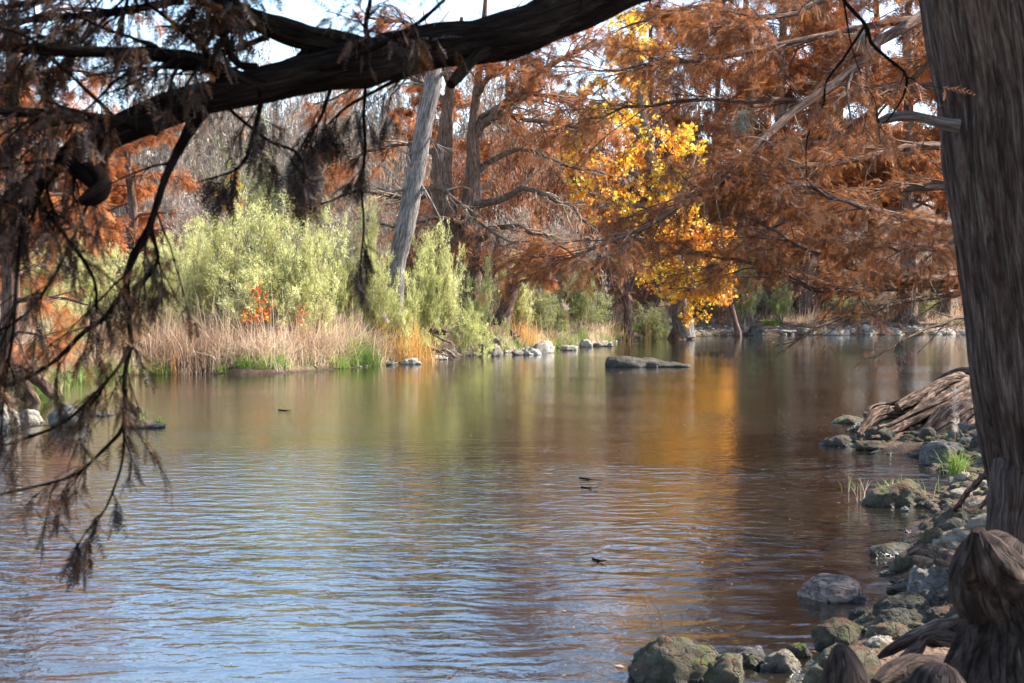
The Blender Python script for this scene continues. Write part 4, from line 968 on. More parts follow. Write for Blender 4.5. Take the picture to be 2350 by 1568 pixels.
def tuss(rng, p, hgt, wid, mb, per=22, spread=.14, lean=.5, tmean=.5):
    """blades fanning out of shared feet, each tuft with its own height and tone"""
    n = len(p) // per; q = p[:n]; k = np.repeat(np.arange(n), per); hh = hgt * rng.lognormal(0, .28, n)[k] * rng.uniform(.5, 1.1, n * per)
    off = np.stack([rng.normal(0, spread, n * per), rng.normal(0, spread, n * per), np.zeros(n * per)], -1); tm = np.clip(rng.normal(tmean, .22, n), 0, 1)
    for g in range(5):
        s = (k % 5) == g
        blades(rng, q[k[s]] + off[s], hh[s], wid, mb, lean * (.6 + .2 * g), np.repeat(tm, per)[s], .12)

rng = np.random.default_rng(101)
mb = MB()
p = scatter(rng, 24000, -22, 7, 34, 78, .4, 7); tuss(rng, p, .95, .022, mb, 20, .18, .8, .45)
p = scatter(rng, 34000, -22, 7, 34, 78, .3, 7); blades(rng, p, rng.lognormal(-.35, .4, len(p)), .017, mb, 1.1, .35)
p = scatter(rng, 26000, -60, 45, 48, 105, 5, 60); blades(rng, p, rng.uniform(.5, 1.3, len(p)), .04, mb, .4, .4)
p = scatter(rng, 7000, -16, 7, 34, 80, .03, .9); tuss(rng, p, .6, .018, mb, 16, .12, .7, .5)
p = scatter(rng, 12000, -11.5, -3, 42, 50, .5, 4); tuss(rng, p, 1.15, .02, mb, 24, .24, .8, .35)
p = scatter(rng, 5000, 5, 50, 80, 104, .6, 12, .1, .3, 4); blades(rng, p, rng.uniform(.2, .7, len(p)), .03, mb, .6, .3)
tag(mb.build('dry_grass', M['tan']), 'dry tan grass and brush covering the far bank', 'grass', kind='stuff')
mb = MB()
p = scatter(rng, 16000, -22, 6.5, 30, 80, .0, .9, -.1, .5, 7); tuss(rng, p, .42, .018, mb, 18, .10, .8, .5)
for cx, cy, d, rr, n, h in [(620, 850, 43.8, .7, 900, .55), (835, 838, 47, 1.0, 2200, .75), (760, 845, 46, 1.1, 1400, .5), (1230, 790, 66, 1.6, 1200, .6), (1290, 780, 69, 2., 1600, .7), (1180, 800, 62, .8, 500, .4), (470, 850, 44.5, 1.6, 1300, .5), (1400, 778, 76, 2.5, 1500, .8), (1500, 770, 84, 2.6, 1300, .7), (330, 850, 43, 1.2, 600, .4), (1780, 755, 92, .7, 300, .5), (220, 860, 40, 2., 900, .5), (150, 870, 37, 2, 900, .5), (560, 850, 44.2, 1.2, 700, .4)]:
    c = px(cx, cy, d); x = c[0] + rng.normal(0, rr * .5, n); y = d + .5 + rng.normal(0, rr * .4, n); k = river_sd(x, y) > -.05; x, y = x[k], y[k]
    tuss(rng, np.stack([x, y, np.maximum(height(x, y), 0) - .02], -1), h, .018 if d < 60 else .03, mb, 22, .09, .75, .5)
p = scatter(rng, 9000, at(2140, 98), at(2330, 98) + 6, 94, 106, .8, 14); blades(rng, p, rng.uniform(.05, .16, len(p)), .05, mb, .5, .85)
tag(mb.build('green_grass', M['green']), 'green sedges and grass along the waterline', 'grass', kind='stuff')
mb = MB()
for cx, d, rr, n, h in [(930, 50.2, .8, 420, 1.25), (890, 49.4, .9, 260, 1.05), (960, 51.5, .7, 240, 1.0), (1175, 62.5, .9, 500, 1.5), (1200, 63.5, .8, 400, 1.2), (310, 43.2, .35, 500, 1.3), (1380, 76, 1.4, 400, 1.0), (640, 45.5, 1.2, 600, .9), (240, 42, 1., 500, .9)]:
    n = n * 2 // 3; x = at(cx, d) + rng.normal(0, rr * .75, n); y = d + rng.normal(0, rr * .4, n)
    tuss(rng, np.stack([x, y, np.maximum(height(x, y), 0) - .02], -1), h, .02, mb, 14, .12, .38, .5)
tag(mb.build('golden_grass', M['gold']), 'patches of orange gold tall grass on the far bank', 'grass', kind='stuff')

def far_wood():
    """bare brush on the slopes behind, one mass"""
    rng = np.random.default_rng(9); n = 1300
    x = rng.uniform(-75, 110, n); y = rng.uniform(104, 205, n); z = height(x, y)
    st = 5; hh = rng.uniform(2.5, 7.5, n); P = []; Rr = []
    a = rng.uniform(0, 6.283, (n, st)); l = np.abs(rng.normal(0, .3, (n, st)))
    d = np.stack([np.cos(a) * np.sin(l), np.sin(a) * np.sin(l), np.cos(l)], -1).reshape(-1, 3)
    base = np.repeat(np.stack([x, y, z], -1), st, 0); h2 = np.repeat(hh, st) * rng.uniform(.6, 1, n * st)
    u = np.linspace(0, 1, 5); P = base[:, None] + d[:, None] * (h2[:, None] * u)[..., None]; P[:, 1:] += rng.normal(0, .12, (n * st, 4, 3))
    R = np.full((n * st, 5), .06) * np.linspace(1, .3, 5); mb = MB(); tubes(mb, P, R, 3)
    Q, QR = sprout(rng, P, R, 5, .65, .6, up=.25, wig=.15, m=4, t0=.25, rk=.6, rmin=.025, flat=.2); tubes(mb, Q, QR, 3, .6)
    pos, tan = leaf_on(rng, Q, 6, .2); X, Y, Z = frames(rng, tan + rng.normal(0, .5, tan.shape), .3)
    instance(mb, SP_FAR[0], SP_FAR[1], pos, X, Y, Z, rng.uniform(.4, .9, len(pos)), np.clip(rng.normal(.5, .2, len(pos)) + .25 * vnoise(pos * .08, 4), 0, 1))
    tag(mb.build('distant_woodland', M['greybrush']), 'bare grey brown woodland covering the distant slope', 'woodland', kind='stuff')
far_wood()
# ================================================================== near right bank
def right_tree():
    """cypress hidden behind the near trunk: its root mass and its wide rusty crown show"""
    rng = np.random.default_rng(201); d = 24.
    b = px(2330, 880, d); b[2] = H1(b[0], b[1]); D_ = d
    t = thing('cypress_tree', b, 'wide rusty cypress with a gnarled exposed root mass, growing behind the big near trunk', 'tree')
    P, R = pxpath([(2340, 960, d, 95), (2335, 860, d, 75), (2325, 780, d, 58), (2315, 600, d, 50), (2310, 300, d, 44), (2300, 0, d, 38), (2290, -500, d, 26), (2280, -1100, d, 10)], 90)
    trunk_obj(t, 'trunk', P, R, 'brown_bark', 26, .2, 2.6, 21)
    RT = [[(2280, 850, d, 22), (2225, 858, d - .2, 12), (2170, 872, d - .5, 10), (2110, 905, d - 1, 9), (2060, 930, d - 1.4, 9), (2010, 935, d - 1.7, 7), (1985, 955, d - 2, 5)],
          [(2290, 880, d - .4, 36), (2220, 885, d - .8, 26), (2150, 915, d - 1.2, 24), (2080, 945, d - 1.7, 20), (2020, 950, d - 2.1, 19), (1990, 975, d - 2.4, 12), (1968, 995, d - 2.7, 5)],
          [(2290, 900, d - 1, 40), (2230, 905, d - 1.3, 34), (2165, 935, d - 1.8, 26), (2100, 960, d - 2.2, 19), (2050, 985, d - 2.6, 13), (2015, 990, d - 3, 8)],
          [(2290, 920, d - 1.4, 40), (2225, 935, d - 1.8, 34), (2170, 950, d - 2.2, 24), (2130, 985, d - 2.6, 17), (2095, 1010, d - 2.9, 12), (2075, 1018, d - 3, 8)],
          [(2290, 950, d - 1.7, 40), (2230, 955, d - 2.1, 28), (2185, 975, d - 2.5, 20), (2150, 1000, d - 2.9, 14), (2120, 1010, d - 3.1, 9)],
          [(2230, 880, d - .6, 17), (2195, 868, d - .9, 15), (2160, 882, d - 1.2, 15), (2110, 912, d - 1.6, 15), (2060, 935, d - 2, 12)],
          [(2270, 930, d - 2, 26), (2250, 960, d - 2.4, 20), (2215, 990, d - 2.8, 12), (2190, 1005, d - 3, 7)],
          [(2140, 905, d - 1.6, 12), (2105, 940, d - 2, 9), (2070, 975, d - 2.5, 10), (2030, 1000, d - 3, 7), (2000, 1003, d - 3.2, 4)],
          [(2280, 865, d - .2, 26), (2255, 852, d - .3, 10), (2205, 852, d - .4, 9), (2165, 866, d - .6, 8), (2130, 890, d - .9, 6)]]
    for i, e in enumerate(RT):
        e = [(a, b_, c, r * .8) for a, b_, c, r in e]
        P_, R_ = wood(t, 'root', e, 80, 26, 'root', .42, 2.2, 300 + i)
        if i < 7:
            for s_ in range(2):                    # thinner strands riding on the thick ones
                o_ = rng.uniform(-1, 1); e2 = [(a + rng.normal(0, 5), b_ - r * .55 + (10 * s_ + 6) * o_ + 6, c - .12, max(r * rng.uniform(.25, .42), 3)) for a, b_, c, r in e]
                wood(t, 'root', e2, 60, 14, 'root', .3, 2., 330 + i * 2 + s_)
    L = [[(2310, 640, d, 14), (2221, 637, d - .8, 12), (2037, 640, d - 2, 9), (1902, 593, d - 3, 7), (1785, 533, d - 3.6, 4), (1690, 480, d - 4, 2)],
         [(2310, 660, d, 12), (2150, 650, d - 1.2, 9), (1996, 664, d - 2.2, 8), (1902, 670, d - 2.8, 7), (1735, 613, d - 3.6, 5), (1640, 590, d - 4, 3), (1540, 575, d - 4.3, 2)],
         [(2310, 680, d, 9), (2221, 674, d - .8, 7), (2100, 690, d - 1.8, 5), (2003, 714, d - 2.6, 4), (1900, 745, d - 3.2, 3), (1819, 784, d - 3.6, 1.5)],
         [(2310, 700, d, 8), (2230, 720, d - 1.5, 5), (2120, 760, d - 2.6, 3), (2040, 800, d - 3.2, 2), (1990, 830, d - 3.5, 1.2)],
         [(2305, -60, d, 18), (2070, 60, d - 1.8, 13), (1970, 151, d - 2.6, 12), (1785, 285, d - 3.6, 10), (1651, 419, d - 4.4, 8), (1520, 500, d - 5, 6), (1400, 560, d - 5.4, 4), (1240, 612, d - 5.8, 2)],
         [(2300, 40, d, 14), (2100, 40, d - 1, 10), (1850, 90, d - 2, 7), (1620, 140, d - 2.6, 5), (1420, 160, d - 3, 3), (1290, 150, d - 3.2, 1.5)],
         [(2305, 200, d, 14), (2080, 200, d - .5, 10), (1850, 230, d - 1.2, 7), (1640, 230, d - 1.8, 5), (1430, 250, d - 2, 3), (1320, 280, d - 2.2, 1.5)],
         [(2305, 330, d, 13), (2100, 340, d - 1, 9), (1880, 380, d - 2, 6), (1700, 400, d - 2.8, 4), (1560, 420, d - 3.2, 2)],
         [(2308, 450, d, 13), (2120, 430, d + .6, 9), (1950, 460, d + 1, 6), (1780, 520, d + 1.4, 4), (1660, 590, d + 1.6, 2)],
         [(2308, 540, d, 12), (2150, 510, d - 2, 8), (2000, 480, d - 3.2, 6), (1860, 430, d - 4, 4), (1750, 400, d - 4.4, 2)],
         [(2300, -120, d, 14), (2050, -60, d + 1, 10), (1800, -20, d + 1.6, 7), (1560, 20, d + 2, 4), (1420, 70, d + 2.2, 2)],
         [(2300, -200, d, 14), (2060, -90, d - 2.4, 9), (1820, 30, d - 4, 6), (1640, 60, d - 4.8, 3)],
         [(2305, 120, d, 12), (2160, 130, d + 2, 8), (1980, 270, d + 3, 5), (1850, 330, d + 3.6, 3)],
         [(2308, 600, d, 9), (2200, 560, d - 2.6, 6), (2090, 570, d - 3.8, 4), (1960, 560, d - 4.6, 2)],
         [(2300, -350, d, 16), (2000, -330, d - 1.5, 10), (1700, -260, d - 2.4, 6), (1450, -160, d - 3, 3)],
         [(2300, -600, d, 16), (2500, -600, d - 2, 10), (2750, -560, d - 3, 6), (2950, -500, d - 4, 3)], [(2305, -300, d, 14), (2450, -200, d - 2, 9), (2650, -150, d - 3.6, 5), (2800, -60, d - 5, 3)]]
    ps = [pxpath(e, 16) for e in L]; LP = np.array([a for a, _ in ps]); LR = np.array([a for _, a in ps])
    LP[:, 1:] += rng.normal(0, .025, LP[:, 1:].shape)
    for q_, r_ in zip(LP, LR): mb = MB(); tubes(mb, q_, r_, 7); mb.build('limb', M['brown_bark'], t)
    low = [2, 3]; hi = [k for k in range(len(L)) if k not in low]
    grow_crown(rng, t, (LP[hi], LR[hi]), [
        dict(n_per=26, length=.55, ang=.55, up=.03, droop=.05, wig=.08, m=7, t0=.12, rk=.4, rmin=.007, flat=.78),
        dict(n_per=7, length=.6, ang=.55, up=0., droop=.12, wig=.11, m=5, rk=.5, rmin=.005, flat=.75),
        dict(n_per=4, length=.5, ang=.6, up=-.02, droop=.3, wig=.14, m=4, rk=.6, rmin=.003, flat=.65)],
        'rust_deep', 'twig', SP_MID, .14, 5, .15, .38, .5)
    grow_crown(rng, t, (LP[low], LR[low]), [
        dict(n_per=22, length=.42, ang=.5, up=0., droop=.1, wig=.08, m=7, t0=.12, rk=.4, rmin=.006, flat=.7),
        dict(n_per=4, length=.5, ang=.55, up=0., droop=.2, wig=.12, m=5, rk=.5, rmin=.004, flat=.7)],
        'rust_deep', 'twig', SP_MID, .13, 1, .2, .4, .45, 'sparse_foliage', 'low_branches')
    # long bare pale twigs hanging through the crown
    Q, QR = sprout(rng, LP[:14], LR[:14], 16, .45, .9, up=-.3, droop=.8, wig=.14, m=9, rk=.2, rmin=.005); mb = MB(); tubes(mb, Q, QR * .8, 4)
    Q2, QR2 = sprout(rng, Q, QR, 5, .4, .7, wig=.2, m=4, rmin=.003); tubes(mb, Q2, QR2, 3); mb.build('bare_twigs', M['pale_twig'], t)
right_tree()

# ------------------------------------------------------------------ the near trunk and its limbs
FOC = []
def near_tree():
    rng = np.random.default_rng(401); d = 7.
    b = px(2490, 1450, d); b[2] = H1(b[0], d)
    t = thing('cypress_tree', b, 'massive dark furrowed cypress trunk at the right edge, one limb crossing the top', 'tree')
    pts = [(2500, 1560, d, 260), (2490, 1430, d, 205), (2478, 1300, d, 172), (2458, 1150, d, 166), (2436, 1030, d, 166), (2414, 900, d, 165), (2390, 700, d, 165), (2366, 500, d, 166), (2346, 350, d, 166), (2332, 200, d, 167), (2297, 0, d, 167), (2270, -300, d, 158), (2240, -900, d, 140), (2210, -1800, d, 105), (2190, -3000, d, 60), (2180, -4200, d, 20)]
    P, R = pxpath(pts, 700)
    mb = MB()
    def fn(vert, Nn, rad, a):
        z = vert[..., 2]; tw = a + z * .05
        p = np.stack([np.cos(tw) * 6.5, np.sin(tw) * 6.5, z * .9], -1)
        r1 = 1 - np.abs(vnoise(p, 3)) * 2; p2 = np.stack([np.cos(tw) * 17, np.sin(tw) * 17, z * 1.9], -1); r2 = 1 - np.abs(vnoise(p2, 8)) * 2
        p3 = np.stack([np.cos(tw) * 40, np.sin(tw) * 40, z * 7], -1)
        big = vnoise(np.stack([np.cos(a) * 1.3, np.sin(a) * 1.3, z * .5], -1), 12)
        return .022 * np.sign(r1) * np.abs(r1) ** .7 + .010 * r2 + .004 * vnoise(p3, 9) + .02 * big
    tubes(mb, P, R, 260, disp=fn); mb.build('trunk', M['near_bark'], t, smooth=True)
    # broken grey stub
    wood(t, 'broken_branch', [(2200, 290, d - .3, 17), (2164, 283, d - .3, 13), (2110, 270, d - .32, 12), (2070, 267, d - .35, 12), (2035, 272, d - .36, 9), (2012, 279, d - .37, 4)], 40, 14, 'grey_bark', .2, 2., 9)
    # dark root flare between trunk and stones
    wood(t, 'root', [(2330, 1080, d - .1, 50), (2318, 1140, d - .2, 46), (2312, 1190, d - .25, 42), (2306, 1240, d - .3, 42), (2300, 1300, d - .3, 50)], 40, 20, 'near_bark', .2, 2.4, 12)
    # fallen / running roots at the foot
    wood(t, 'root', [(2300, 1405, 7.3, 34), (2227, 1434, 7.2, 34), (2162, 1452, 7.1, 30), (2110, 1460, 7., 20), (2070, 1478, 6.95, 15), (2035, 1497, 6.9, 9), (2015, 1510, 6.9, 4)], 60, 22, 'root', .3, 1.8, 13)
    wood(t, 'root', [(2190, 1470, 6.9, 16), (2130, 1465, 6.85, 12), (2105, 1490, 6.8, 13), (2075, 1515, 6.7, 12), (2050, 1540, 6.6, 8)], 50, 18, 'root', .3, 1.8, 14)
    wood(t, 'root', [(2240, 1560, 6.3, 40), (2160, 1545, 6.2, 40), (2100, 1535, 6.1, 34), (2050, 1550, 6., 26), (2010, 1575, 5.9, 16)], 50, 22, 'knee_bark', .28, 1.8, 15)
    wood(t, 'root', [(2310, 1330, 8.3, 20), (2200, 1290, 9.6, 18), (2150, 1268, 10.2, 16), (2110, 1262, 10.5, 10), (2085, 1270, 10.6, 5)], 40, 20, 'root', .35, 2.2, 16, 'striped weathered root hump')
    # -------- limb over the top of the view
    L0 = [(2280, -520, 7., 70), (2050, -380, 6.6, 58), (1800, -230, 6.1, 52), (1600, -110, 5.6, 50), (1420, -25, 5.2, 50), (1300, 25, 5.05, 50), (1200, 72, 4.9, 50), (1100, 95, 4.8, 54), (1000, 106, 4.7, 55), (900, 128, 4.6, 53), (830, 150, 4.5, 49), (760, 160, 4.45, 44), (700, 172, 4.4, 43), (560, 206, 4.3, 42), (420, 240, 4.2, 38), (300, 288, 4.1, 36), (200, 335, 4., 32), (150, 368, 3.95, 25)]
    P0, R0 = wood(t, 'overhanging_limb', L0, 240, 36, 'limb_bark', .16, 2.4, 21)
    limbs = [
     [(850, 120, 4.5, 36), (770, 100, 4.5, 32), (700, 86, 4.45, 30), (600, 52, 4.4, 26), (520, 18, 4.35, 24), (430, -25, 4.3, 20), (250, -90, 4.2, 14)],
     [(600, 205, 4.3, 26), (520, 172, 4.25, 21), (450, 138, 4.2, 17), (400, 130, 4.15, 16), (250, 120, 4.05, 14), (100, 114, 3.95, 12), (-60, 102, 3.9, 9)],
     [(360, 285, 4.1, 24), (280, 283, 4.05, 18), (200, 272, 4., 16), (90, 262, 3.9, 14), (-40, 250, 3.8, 10)],
     [(200, 340, 4., 18), (130, 388, 3.9, 14), (60, 435, 3.85, 11), (-30, 482, 3.8, 8)],
     [(475, 235, 4.2, 20), (445, 280, 4.2, 15), (410, 345, 4.18, 11), (385, 395, 4.15, 9), (370, 435, 4.12, 8), (350, 500, 4.1, 8), (335, 540, 4.08, 10), (305, 590, 4.05, 9), (290, 650, 4., 9), (294, 720, 4., 7), (300, 790, 3.98, 6), (286, 860, 3.96, 5), (288, 930, 3.95, 6), (280, 985, 3.93, 5), (240, 1030, 3.9, 4), (180, 1085, 3.88, 3), (110, 1110, 3.85, 3), (0, 1135, 3.8, 2)],
     [(290, 660, 4., 8), (262, 700, 3.98, 6), (235, 734, 3.95, 6), (190, 765, 3.9, 6), (130, 825, 3.86, 5), (60, 868, 3.8, 5), (-40, 905, 3.75, 4)],
     [(345, 500, 4.1, 7), (350, 540, 4.1, 5), (362, 595, 4.1, 5), (335, 640, 4.08, 5), (305, 665, 4.05, 4)],
     [(300, 780, 3.98, 5), (280, 830, 3.9, 5), (240, 880, 3.85, 4), (160, 960, 3.8, 4), (80, 1000, 3.75, 3), (-20, 1030, 3.7, 2)],
     [(75, 430, 3.85, 5), (100, 480, 3.85, 5), (165, 560, 3.86, 5), (215, 640, 3.87, 4), (222, 720, 3.88, 4)],
     [(606, 200, 4.3, 8), (596, 250, 4.3, 6), (575, 330, 4.28, 5), (560, 370, 4.26, 4), (530, 395, 4.24, 3), (465, 415, 4.2, 2)],
     [(520, 245, 4.25, 4), (560, 280, 4.24, 4), (620, 325, 4.22, 4), (680, 350, 4.2, 3), (700, 400, 4.2, 2), (690, 470, 4.2, 1.5)],
     [(700, 170, 4.4, 9), (860, 110, 4.3, 7), (950, 60, 4.2, 5), (1020, 0, 4.1, 4)],
     [(590, 155, 4.3, 10), (545, 145, 4.3, 9), (520, 100, 4.3, 8), (512, 50, 4.3, 7), (500, 0, 4.3, 6)],
     [(840, 190, 4.5, 5), (835, 260, 4.5, 4), (838, 340, 4.5, 4), (830, 420, 4.5, 3), (835, 520, 4.5, 2.5), (828, 600, 4.5, 2), (830, 690, 4.5, 1.2)],
     [(760, 200, 4.4, 5), (740, 260, 4.4, 4), (720, 300, 4.4, 3), (690, 360, 4.4, 2)],
     [(1000, 150, 4.7, 6), (930, 175, 4.6, 5), (850, 215, 4.55, 4), (790, 250, 4.5, 3), (740, 300, 4.5, 2)],
     [(850, 120, 4.5, 8), (840, 60, 4.45, 6), (850, 0, 4.4, 5)],
     [(420, 0, 4.3, 10), (250, 30, 4.2, 9), (120, 40, 4.1, 8), (-30, 60, 4., 6)], [(380, -60, 4.2, 10), (200, -20, 4.1, 8), (60, 10, 4., 6), (-40, 20, 4., 4)],
     [(300, 290, 4.1, 7), (240, 370, 4., 5), (180, 520, 3.95, 4), (120, 640, 3.9, 4), (60, 720, 3.85, 3), (0, 760, 3.8, 2)],
     [(60, 470, 3.8, 6), (40, 620, 3.75, 5), (30, 760, 3.7, 4), (10, 900, 3.7, 3), (0, 1050, 3.7, 2)],
     [(286, 900, 3.96, 4), (285, 960, 3.9, 4), (282, 1050, 3.88, 3), (262, 1120, 3.86, 3), (235, 1180, 3.84, 2), (195, 1225, 3.82, 1.5), (170, 1270, 3.8, 1)],
    ]
    ks = [0, 1, 2, 3]
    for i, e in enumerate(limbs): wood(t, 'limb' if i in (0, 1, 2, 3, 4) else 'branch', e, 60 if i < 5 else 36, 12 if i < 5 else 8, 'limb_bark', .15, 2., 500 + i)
    wood(t, 'broken_branch', [(1125, 105, 4.8, 18), (1090, 132, 4.7, 14), (1060, 165, 4.62, 13), (1035, 195, 4.55, 11)], 20, 12, 'limb_bark', .2, 2., 31)
    wood(t, 'broken_branch', [(150, 365, 3.95, 24), (180, 385, 3.9, 26), (215, 405, 3.86, 27), (232, 430, 3.84, 24), (215, 452, 3.82, 20), (185, 464, 3.8, 9)], 30, 16, 'limb_bark', .22, 1.6, 33)
    ps = [pxpath(e, 16) for e in limbs]; LP = np.array([a for a, _ in ps]); LR = np.array([a for _, a in ps])
    # hanging sprays
    def sprays(sel, *a, **k):
        for i in sel: sprays1([i], *a, **k)
    def sprays1(sel, n1, l1, n2, l2, size, nleaf, nm, hang, tmean=.4, n3=3):
        P, R = LP[sel], LR[sel]; mb = MB()
        A, AR = sprout(rng, P, R, n1, l1, .75, up=-.1, droop=hang, wig=.14, m=6, t0=.1, rk=.35, rmin=.0022, flat=.5, lpow=.2); tubes(mb, A, AR, 5)
        B_, BR = sprout(rng, A, AR, n2, l2, .65, up=-.12, droop=hang, wig=.14, m=5, rk=.5, rmin=.0014, flat=.5, lpow=.2); tubes(mb, B_, BR, 4)
        mb.build('twigs', M['limb_bark'], t)
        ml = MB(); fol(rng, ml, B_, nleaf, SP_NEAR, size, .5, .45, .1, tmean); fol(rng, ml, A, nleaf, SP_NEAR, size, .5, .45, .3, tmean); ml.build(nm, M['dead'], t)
    sprays([4, 5, 6, 7, 8, 19, 20], 13, .28, 4, .16, .062, 3, 'foliage', .6, .45)
    sprays([1, 2, 3, 17, 18, 0, 12], 20, .42, 5, .22, .075, 4, 'foliage', .5, .45)
    sprays([9, 10, 14, 15], 8, .22, 4, .14, .075, 4, 'foliage', .9, .25)
    sprays([13], 16, .10, 4, .10, .05, 4, 'foliage', 1., .2)
    sprays([21], 9, .12, 3, .10, .07, 3, 'foliage', .9, .3)
    sprays([11, 16, 12], 9, .22, 4, .14, .075, 2, 'foliage', .3, .4)
    # twigs dangling off the trunk's upper limbs at the top right
    tw = [[(1915, -60, 6.5, 9), (1936, 0, 6.5, 8), (1986, 57, 6.5, 8), (2000, 100, 6.5, 7), (2037, 134, 6.5, 6), (2080, 174, 6.5, 6), (2070, 228, 6.5, 4), (2030, 285, 6.5, 2.5)],
          [(1986, 57, 6.5, 6), (1936, 134, 6.5, 5), (1896, 188, 6.5, 4.5), (1889, 241, 6.5, 4), (1852, 319, 6.5, 3), (1852, 430, 6.5, 1.5)], [(1936, 0, 6.5, 5), (1955, 110, 6.5, 2.5), (1985, 190, 6.4, 2.5), (2010, 240, 6.4, 2), (2020, 330, 6.4, 1.5)]]
    tw = [[(x_, y_, d_, r_ * .6) for x_, y_, d_, r_ in e] for e in tw]; ps = [pxpath(e, 20) for e in tw]; A = np.array([a for a, _ in ps]); AR = np.array([a for _, a in ps]); mb = MB(); tubes(mb, A, AR, 8)
    up = [[(2260, -420, 7., 40), (2120, -300, 6.8, 24), (2000, -180, 6.6, 14), (1915, -60, 6.5, 9)]]; q, r = pxpath(up[0], 20); tubes(mb, q, r, 10)
    B_, BR = sprout(rng, A, AR, 6, .35, .8, wig=.15, m=6, rk=.5, rmin=.002); tubes(mb, B_, BR, 4); mb.build('branch', M['limb_bark'], t)
    ml = MB(); fol(rng, ml, B_, 5, SP_NEAR, .12, .5, .5, .1, .5); ml.build('foliage', M['rust_dull'], t)
    # crown above the view
    LP2, LR2 = sprout(rng, P[None, 575:], R[None, 575:], 40, 3.6, 1.3, up=.1, droop=.3, wig=.08, m=9, t0=.1, rk=.3, rmin=.03, flat=.1, lpow=0)
    for j in range(40):
        a = rng.uniform(0, 6.283); c, s = math.cos(a), math.sin(a); q = LP2[j] - LP2[j, 0]
        LP2[j, :, 0] = LP2[j, 0, 0] + q[:, 0] * c - q[:, 1] * s; LP2[j, :, 1] = LP2[j, 0, 1] + q[:, 0] * s + q[:, 1] * c
    mb = MB(); tubes(mb, LP2, LR2, 6); mb.build('upper_limbs', M['near_bark'], t)
    grow_crown(rng, t, (LP2, LR2), [dict(n_per=10, length=.8, ang=.8, droop=.2, wig=.12, m=5, rk=.4, rmin=.01), dict(n_per=8, length=.6, ang=.7, droop=.4, wig=.15, m=4, rk=.5, rmin=.005)], 'rust', 'twig', SP_MID, .3, 8, .3, .6, .5, 'upper_foliage', 'upper_branches')
near_tree()

# cypresses added out of view on the right bank to shade stones and limb
shade_cy = cypress('cypress_tree', 9.8, 13.5, 11, .3, 601, 'unseen cypress added on the right bank to shade the stones', group='unseen cypresses added on the right bank for shade', ll=3.6, start=.22, size=.32, nleaf=2, nroot=3, nl=22)
dup(shade_cy, (13.2, 21., H1(13.2, 21.)), 2., 1.15, 'taller unseen cypress added beyond its neighbour on the right bank for shade', 'unseen cypresses added on the right bank for shade')

dup(shade_cy, (6.9, 4.6, H1(6.9, 4.6)), 4., (.85, .85, 1.25), 'nearest unseen cypress added beside the camera to shade the overhead limb', 'unseen cypresses added on the right bank for shade')  # unseen, added to darken the overhanging limb and the near knees
# knees
def knee(label, pts, m, sides, amp=.3, mat='knee_bark', seed=1, top=None):
    P, R = pxpath(pts, m); b = P[0].copy(); t = thing('cypress_knee', b, label, 'tree knee', 'woody knees at the foot of the big trunk')
    wood(t, 'body', pts, m, sides, mat, amp, 2.7, seed)
    if top: wood(t, 'knob', top, 40, 36, mat, amp, 2.7, seed + 7)
knee('tall lumpy burl with an overhanging head in front of the big trunk', [(2345, 1800, 5.8, 230), (2335, 1620, 5.8, 152), (2330, 1500, 5.8, 118), (2325, 1440, 5.8, 97), (2318, 1395, 5.8, 90), (2302, 1340, 5.8, 108), (2306, 1290, 5.8, 98), (2322, 1258, 5.8, 66), (2335, 1240, 5.8, 26)], 110, 70, .42, seed=41,
     top=[(2296, 1340, 5.72, 66), (2264, 1290, 5.64, 58), (2250, 1250, 5.6, 36), (2243, 1216, 5.58, 12)])
knee('dark pointed cone shaped knee at the bottom edge, blurred', [(1940, 1800, 5., 85), (1940, 1620, 5., 62), (1938, 1560, 5., 50), (1934, 1520, 5., 36), (1930, 1492, 5., 22), (1928, 1478, 5., 8)], 50, 40, .16, seed=42)
knee('low dark rounded knee at the bottom edge between cone and burl', [(2150, 1800, 5.2, 110), (2150, 1620, 5.2, 75), (2155, 1560, 5.2, 58), (2160, 1532, 5.2, 34), (2162, 1522, 5.2, 12)], 40, 36, .25, seed=43)

# driftwood slab standing in the water like a shell
def slab():
    q = gz(1925, 1388, 0.); q[1] += .25; rngs = 4
    t = thing('driftwood_slab', q, 'curved grey brown driftwood slab like a shell resting in the water near the stones', 'driftwood')
    v, f = rock_shape(150 * q[1] / F, .42, .17, 77, 5, .12); v[:, 2] *= 1.; v += q
    mb = MB(); mb.add(v, f, .5, (v - q) * np.array([.25, 1, 1.6]) + 3.); mb.build('shell', M['slab'], t, smooth=True)
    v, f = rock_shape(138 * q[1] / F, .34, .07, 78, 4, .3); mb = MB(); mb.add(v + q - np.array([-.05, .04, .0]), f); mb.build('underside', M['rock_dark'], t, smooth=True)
slab()

def stick(label, pts, name='stick', mat='pale_twig', kids=0, group=None, seed=1, cat='stick', m=24, sides=8, amp=.15):
    P, R = pxpath(pts, m); mb = MB(); rng_ = np.random.default_rng(seed); P[1:-1] += rng_.normal(0, R.mean() * .25, P[1:-1].shape)
    def fn(vert, Nn, rad, a): return rad[..., 0] * amp * 2 * vnoise(vert / (R.mean() * 2.5) + seed, seed)
    tubes(mb, P, R, sides, disp=fn, cap=True)
    if kids: q, r = sprout(rng_, P[None], R[None], kids, .5, .8, wig=.25, m=6, rk=.45, rmin=.002); tubes(mb, q, r, 4)
    o = mb.build(name, M[mat], origin=P[0], smooth=True); tag(o, label, cat, group); return o
GS = 'sticks leaning by the big trunk'
stick('long crooked stick leaning from the trunk down to the water', [(2300, 1060, 11, 7), (2262, 1090, 11.6, 8), (2215, 1140, 12.4, 7), (2190, 1180, 13, 5)], 'leaning_stick', 'root', 0, GS, 3)
